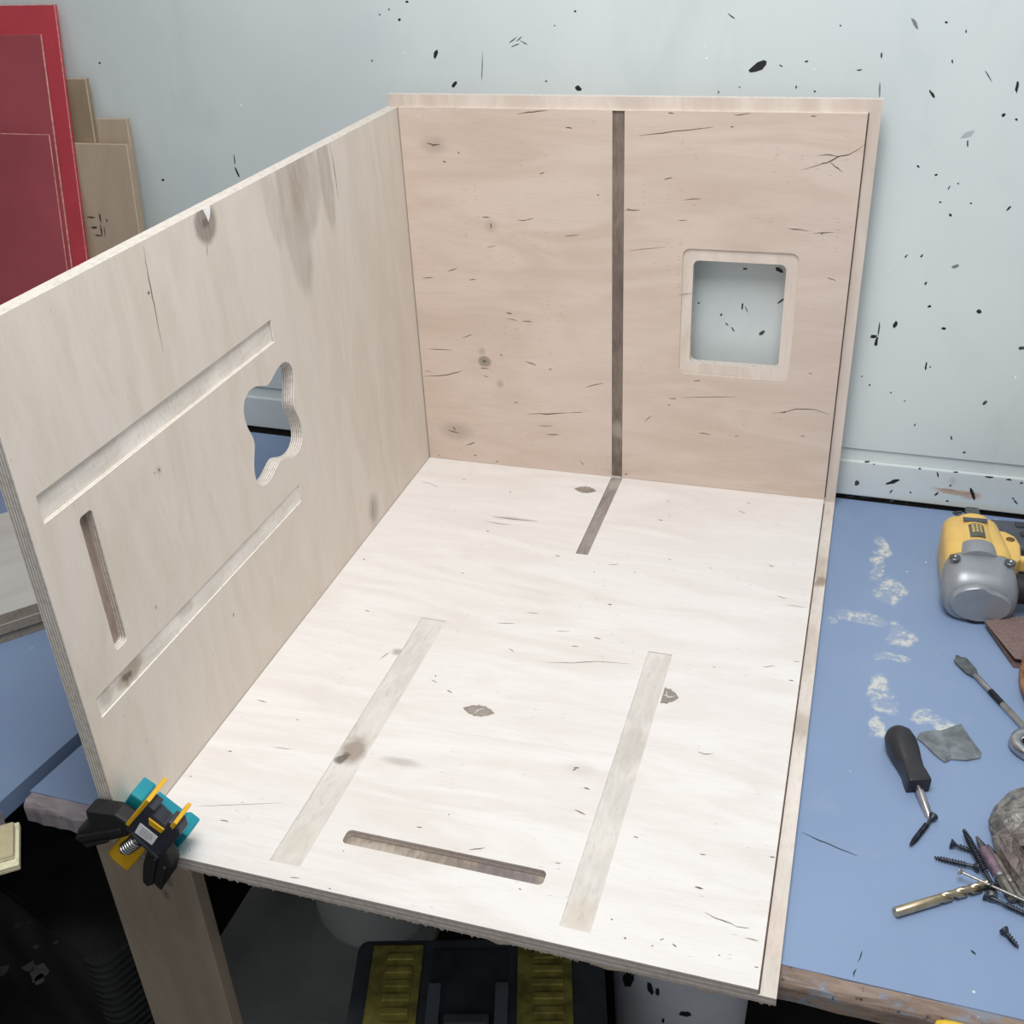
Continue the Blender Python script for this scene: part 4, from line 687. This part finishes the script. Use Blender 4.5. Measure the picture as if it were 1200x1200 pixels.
# grey scrap
scr = [(.8495, -.541), (.853, -.530), (.868, -.522), (.878, -.5205), (.886, -.513), (.902, -.5015), (.912, -.525), (.9235, -.549), (.922, -.558), (.906, -.567), (.889, -.569), (.8815, -.5765), (.876, -.572), (.870, -.566), (.858, -.550)]
GR = plain('scuffed_grey_rubber', srgb(112, 120, 124), .55, 0, .3, 60, .5)
b = B(); rnd = random.Random(6); cx = sum(p[0] for p in scr)/len(scr); cy = sum(p[1] for p in scr)/len(scr); n = len(scr)
rings = []
for s, zb in ((1.0, .0022), (.82, .0050), (.5, .0042), (.2, .0052)):
    rings.append([Vector((cx + (x - cx)*s, cy + (y - cy)*s, Z0 + zb + rnd.uniform(-.0007, .0009))) for x, y in reversed(scr)])
base_ = [Vector((x, y, Z0 + .0004)) for x, y in reversed(scr)]
b.loft([base_] + rings, 0, True, False)
tag(b.build('rubber_scrap', GR), 'crumpled grey scrap beside the stubby screwdriver', 'scrap')
# ring spanner end
rs = stand('ring_spanner', (.9985, -.5265, Z0 + .0004), (0, 0, 0), 'chrome ring of a spanner entering at the right edge', 'spanner')
b = B(); rr_ = []
for k in range(40):
    a = 2*math.pi*k/40; cs, sn = math.cos(a), math.sin(a)
    rr_.append([Vector((.044*cs*.92, .030*sn, 0)), Vector((.044*cs, .032*sn, .004)), Vector((.043*cs, .031*sn, .012)), Vector((.040*cs, .028*sn, .0145)), Vector((.031*cs, .021*sn, .0145)), Vector((.029*cs, .019*sn, .010)), Vector((.029*cs, .019*sn, .0))])
rr_.append(rr_[0]); b.loft(rr_, 0, False); b.build('ring', STEEL, rs)
b = B(); b.lathe([(.028, .001), (.028, .0055), (.001, .006)], 0, 24, Matrix.Diagonal((1, .66, 1, 1))); b.build('socket_core', BLACKR, rs)
b = B(); b.prism(rect(.040, -.010, .16, .010), .002, .010); b.build('shaft', STEEL, rs, .003)
# crumpled plastic bag
def bagmat():
    mt, nt, b_, co = start('crinkled_clear_plastic'); a = noise(nt, co, 55, 5, .65, 1.0); c = noise(nt, co, 16, 3)
    col = MIX(nt, RNG(nt, a, .35, .65), srgb(70, 67, 63), srgb(140, 137, 131)); col = MIX(nt, RNG(nt, c, .45, .62, 0, .6), col, srgb(106, 88, 88))
    setcol(nt, b_, col); b_.inputs['Roughness'].default_value = .18; bump(nt, b_, a, .8, .004); return mt
def lump(pts, hgt, seed, cx, cy):
    b = B(); n = len(pts); rnd = random.Random(seed); rings = []
    for s, z in ((.92, .0006), (1.0, .18), (.97, .45), (.82, .75), (.55, .95), (.25, 1.0), (.05, .97)):
        rings.append([Vector((cx + (x - cx)*s + rnd.uniform(-.002, .002), cy + (y - cy)*s + rnd.uniform(-.002, .002), Z0 + .0006 + max(0, z*hgt + (rnd.uniform(-.0035, .0035) if z > .1 else 0)))) for x, y in pts])
    return b.loft(rings, 0, True, False)
bagA = [(.923, -.672), (.929, -.690), (.938, -.702), (.955, -.700), (.985, -.694), (1.04, -.70), (1.05, -.64), (1.01, -.612), (.968, -.606), (.945, -.622), (.930, -.648)]
bagB = [(.9275, -.690), (.931, -.712), (.940, -.735), (.950, -.760), (.960, -.764), (.966, -.745), (.962, -.720), (.958, -.695), (.945, -.680)]
bg = lump(bagA, .030, 4, .972, -.660); b2 = lump(bagB, .017, 5, .947, -.722); bg.add(b2.v, b2.f, 0, False)
tag(bg.build('plastic_bag', bagmat()), 'crumpled clear plastic bag at the right edge beside the driver bits', 'bag')
# yellow blob on the bench edge
b = B(); b.lathe([(.001, -.019), (.006, -.017), (.0085, -.01), (.009, 0), (.0085, .01), (.006, .017), (.001, .019)], 0, 16, Matrix.Translation((.884, -.9375, DESK - .0015)) @ Matrix.Rotation(math.radians(90), 4, 'Y') @ Matrix.Diagonal((.55, 1, 1, 1)))
tag(b.build('yellow_putty', plain('yellow_glue', srgb(228, 190, 60), .5)), 'yellow smear of putty stuck to the front edge of the workbench', 'putty') .location.z = -.004
# cracks in the bench paint
b = strokes([([(.726, -.7310), (.755, -.7405), (.787, -.750)], .0018), ([(.7896, -.9075), (.7916, -.8975)], .0016), ([(.7932, -.8890), (.7972, -.8744)], .0012), ([(.900, -.8455), (.9045, -.850)], .003)], DESK + .0003)
cr = tag(b.build('paint_cracks', plain('crack_dark', srgb(44, 52, 62), .7), bench), 'dark cracks in the bench paint', kind='stuff'); cr.rotation_euler.z = -ROT

# ------------------------------------------------------------------ things under the bench
# black ribbed crate
crate = tag(empty('ribbed_crate', (0, 0, 0), (0, 0, 0)), 'large black plastic crate with fine ribs under the side bench corner', 'crate')
CRM = plain('black_crate_plastic', srgb(54, 54, 52), .55, 0, .5, 7); CRR = plain('black_crate_rib', srgb(66, 70, 70), .38, 0, .2, 30)
ca = math.atan2(.035, .106)
MCr = Matrix.Translation((-.2475, -.842, 0)) @ Matrix.Rotation(-ca, 4, 'Z')
def cl(in_): return [(MCr @ Vector((p[0], p[1], 0))).to_2d() for p in rrect(-.50 + in_, -.0 + in_, 0 - in_, .150 - in_, .03, 6)]
b = B(); b.prism(cl(.004), FLOOR + .002, -.452, 0, None); b.build('body', CRM, crate)
for k in range(15):
    z = -.452 - .0155*k - .004; b = B()
    lo, li = cl(0)[:7], cl(.006)[:7]; lo = [(MCr @ Vector((-.035, .0005, 0))).to_2d()] + lo + [(MCr @ Vector((0, .115, 0))).to_2d(), (MCr @ Vector((-.003, .115, 0))).to_2d()] + list(reversed(cl(.0042)[:7])) + [(MCr @ Vector((-.035, .0038, 0))).to_2d()]; b.prism(lo, z - .0035, z + .0005, 0); b.build('rib', CRR, crate)
b = B(); b.prism(cl(.010), -.4518, -.449, 0); b.build('lid', CRM, crate)
b = B(); rnd = random.Random(12); sp0 = [(-.325, -.872), (-.345, -.868), (-.36, -.835), (-.40, -.80), (-.335, -.82), (-.27, -.74), (-.415, -.81), (-.38, -.885), (-.318, -.883)]
for (x, y), r in zip(sp0, (.016, .011, .005, .004, .004, .004, .006, .01, .009)):
    k = 9; b.add([(x, y, -.4486)] + [(x + r*rnd.uniform(.5, 1.25)*math.cos(6.283*i/k), y + r*rnd.uniform(.5, 1.25)*math.sin(6.283*i/k), -.4486) for i in range(k)], [(0, 1+i, 1+(i+1) % k) for i in range(k)])
tag(b.build('splashes', plain('grey_splash', srgb(92, 92, 92), .8), crate), 'grey paint splashes on the lid', kind='stuff')
# tool case
case = tag(empty('tool_case', (.322, -.752, FLOOR + .001), (0, 0, math.radians(16))), 'black tool case with two yellow ribbed lid panels under the bench', 'tool case')
CB = plain('case_black', srgb(78, 84, 88), .5, 0, .2, 25); CY = plain('case_yellow', srgb(160, 150, 74), .6, 0, .4, 35); CH = -.42 - FLOOR
b = B(); b.prism(rrect(-.175, -.16, .175, .085, .012), 0, CH - .03, 0); b.build('body', CB, case, .004)
b = B(); b.prism(rrect(-.178, -.163, .178, .088, .016), CH - .029, CH, 0); lid_ = b.build('lid', CB, case, .008, 3)
for x0, x1 in ((-.155, -.082), (.055, .132)):
    b = B(); b.prism(rect(x0, -.155, x1, .078), CH + .0002, CH + .004, 0); py = b.build('yellow_panel', CY, case, .002)
    for k in range(10):
        y = -.148 + k*.022; b = B(); b.box((x0 + .022, y, CH + .0042), (x1 - .012, y + .011, CH + .0075)); b.build('rib', CY, py, .0015)
b = B(); b.prism(rect(-.066, -.155, .040, .070), CH + .0002, CH + .0025, 0); b.build('centre_panel', plain('case_centre', srgb(62, 68, 74), .5, 0, .3, 20), case, .001)
for x in (-.060, .034):
    b = B(); b.prism(rect(x - .009, -.158, x + .009, .010), CH + .0027, CH + .010, 0); b.build('latch', plain('latch_grey', srgb(104, 112, 118), .5), case, .002)
b = B(); b.box((-.044, -.06, CH + .0027), (.018, -.04, CH + .014)); b.build('handle', CB, case, .004)
# buckets
def bucket(name, loc, r0, r1, h, label, col, marks=()):
    root = tag(empty(name, loc), label, 'bucket'); mt = plain(name + '_plastic_' + str(len(marks)), col, .45, 0, .05, 10)
    b = B(); b.lathe([(.001, 0), (r0*.82, 0), (r0*.94, .008), (r0, .028), (r1, h), (r1*.97, h), (r0*.96, .03), (.001, .012)], 0, 48); b.build('body', mt, root)
    b = B(); b.lathe([(r1*1.001, h - .03), (r1*1.05, h - .028), (r1*1.05, h - .008), (r1*1.03, h), (r1*1.001, h + .001)], 0, 48); b.build('rim', mt, root)
    return root
bucket('bucket', (-.028, -.375, FLOOR + .0166), .115, .135, .30, 'plain white plastic bucket behind the tool case', srgb(244, 244, 242))
bk = bucket('bucket', (.578, -.560, FLOOR + .0008), .096, .108, .42, 'grey bucket smeared with black marks right of the tool case', srgb(204, 207, 214), (1,))
b = B()
for a0, z, ra, rz_, sk in ((-128, .335, .10, .026, .35), (-106, .352, .05, .013, -.2), (-100, .352, .03, .009, 0), (-78, .315, .09, .006, -.4), (-95, .29, .02, .006, 0)):
    k = 12; r = .1115; pts = []
    for i in range(k):
        t = 2*math.pi*i/k; jj = .8 + .4*((i*7) % 5)/5; da = ra*math.cos(t)*jj + sk*rz_*math.sin(t)*8; zz = z + rz_*math.sin(t)*jj; a = math.radians(a0) + da; rad = .096 + .012*(zz - .028)/.392 + .0009
        pts.append((rad*math.cos(a), rad*math.sin(a), zz))
    b.add(pts, [tuple(range(k))])
tag(b.build('smears', plain('black_smear', srgb(30, 30, 34), .7), bk), 'black smears', kind='stuff')
# grey board on the floor
b = B(); slab(b, rect(-.292, -.80, .10, -.10), FLOOR + .0005, FLOOR + .016, [], 0, 1)
tag(b.build('floor_board', [plain('grey_board_face', srgb(206, 207, 203), .7, 0, .1, 8), PE]), 'grey board lying on the floor between leg and tool case', 'board')
b = B(); b.prism([(-.120, -.985), (-.105, -.972), (-.110, -.965), (-.26, -.94), (-.30, -1.05)], DESK + .002, DESK + .02, 0)
o = None
# split timber lying on the side bench corner
TM = plyedge('pale_split_timber', srgb(232, 228, 196), srgb(196, 186, 150), .004)
def timber(name, pts, y0, y1, label):
    b = B(); b.prism(pts, -y1, -y0, 0, Matrix(((1, 0, 0, 0), (0, 0, -1, 0), (0, 1, 0, 0), (0, 0, 0, 1)))); return tag(b.build(name, TM, None, .001), label, 'offcut', 'timber offcuts at the left edge')
b = B(); b.box((-.30, -.05, .0), (0, .02, .0085)); b.box((-.30, -.04, .0087), (-.004, .012, .018))
tb = b.build('timber_offcut', TM, None, .001); tb.location = (-.141, -.971, DESK + .0015); tb.rotation_euler = (0, 0, math.radians(38))
tag(tb, 'pale split timber offcut at the left edge by the bench corner', 'offcut')
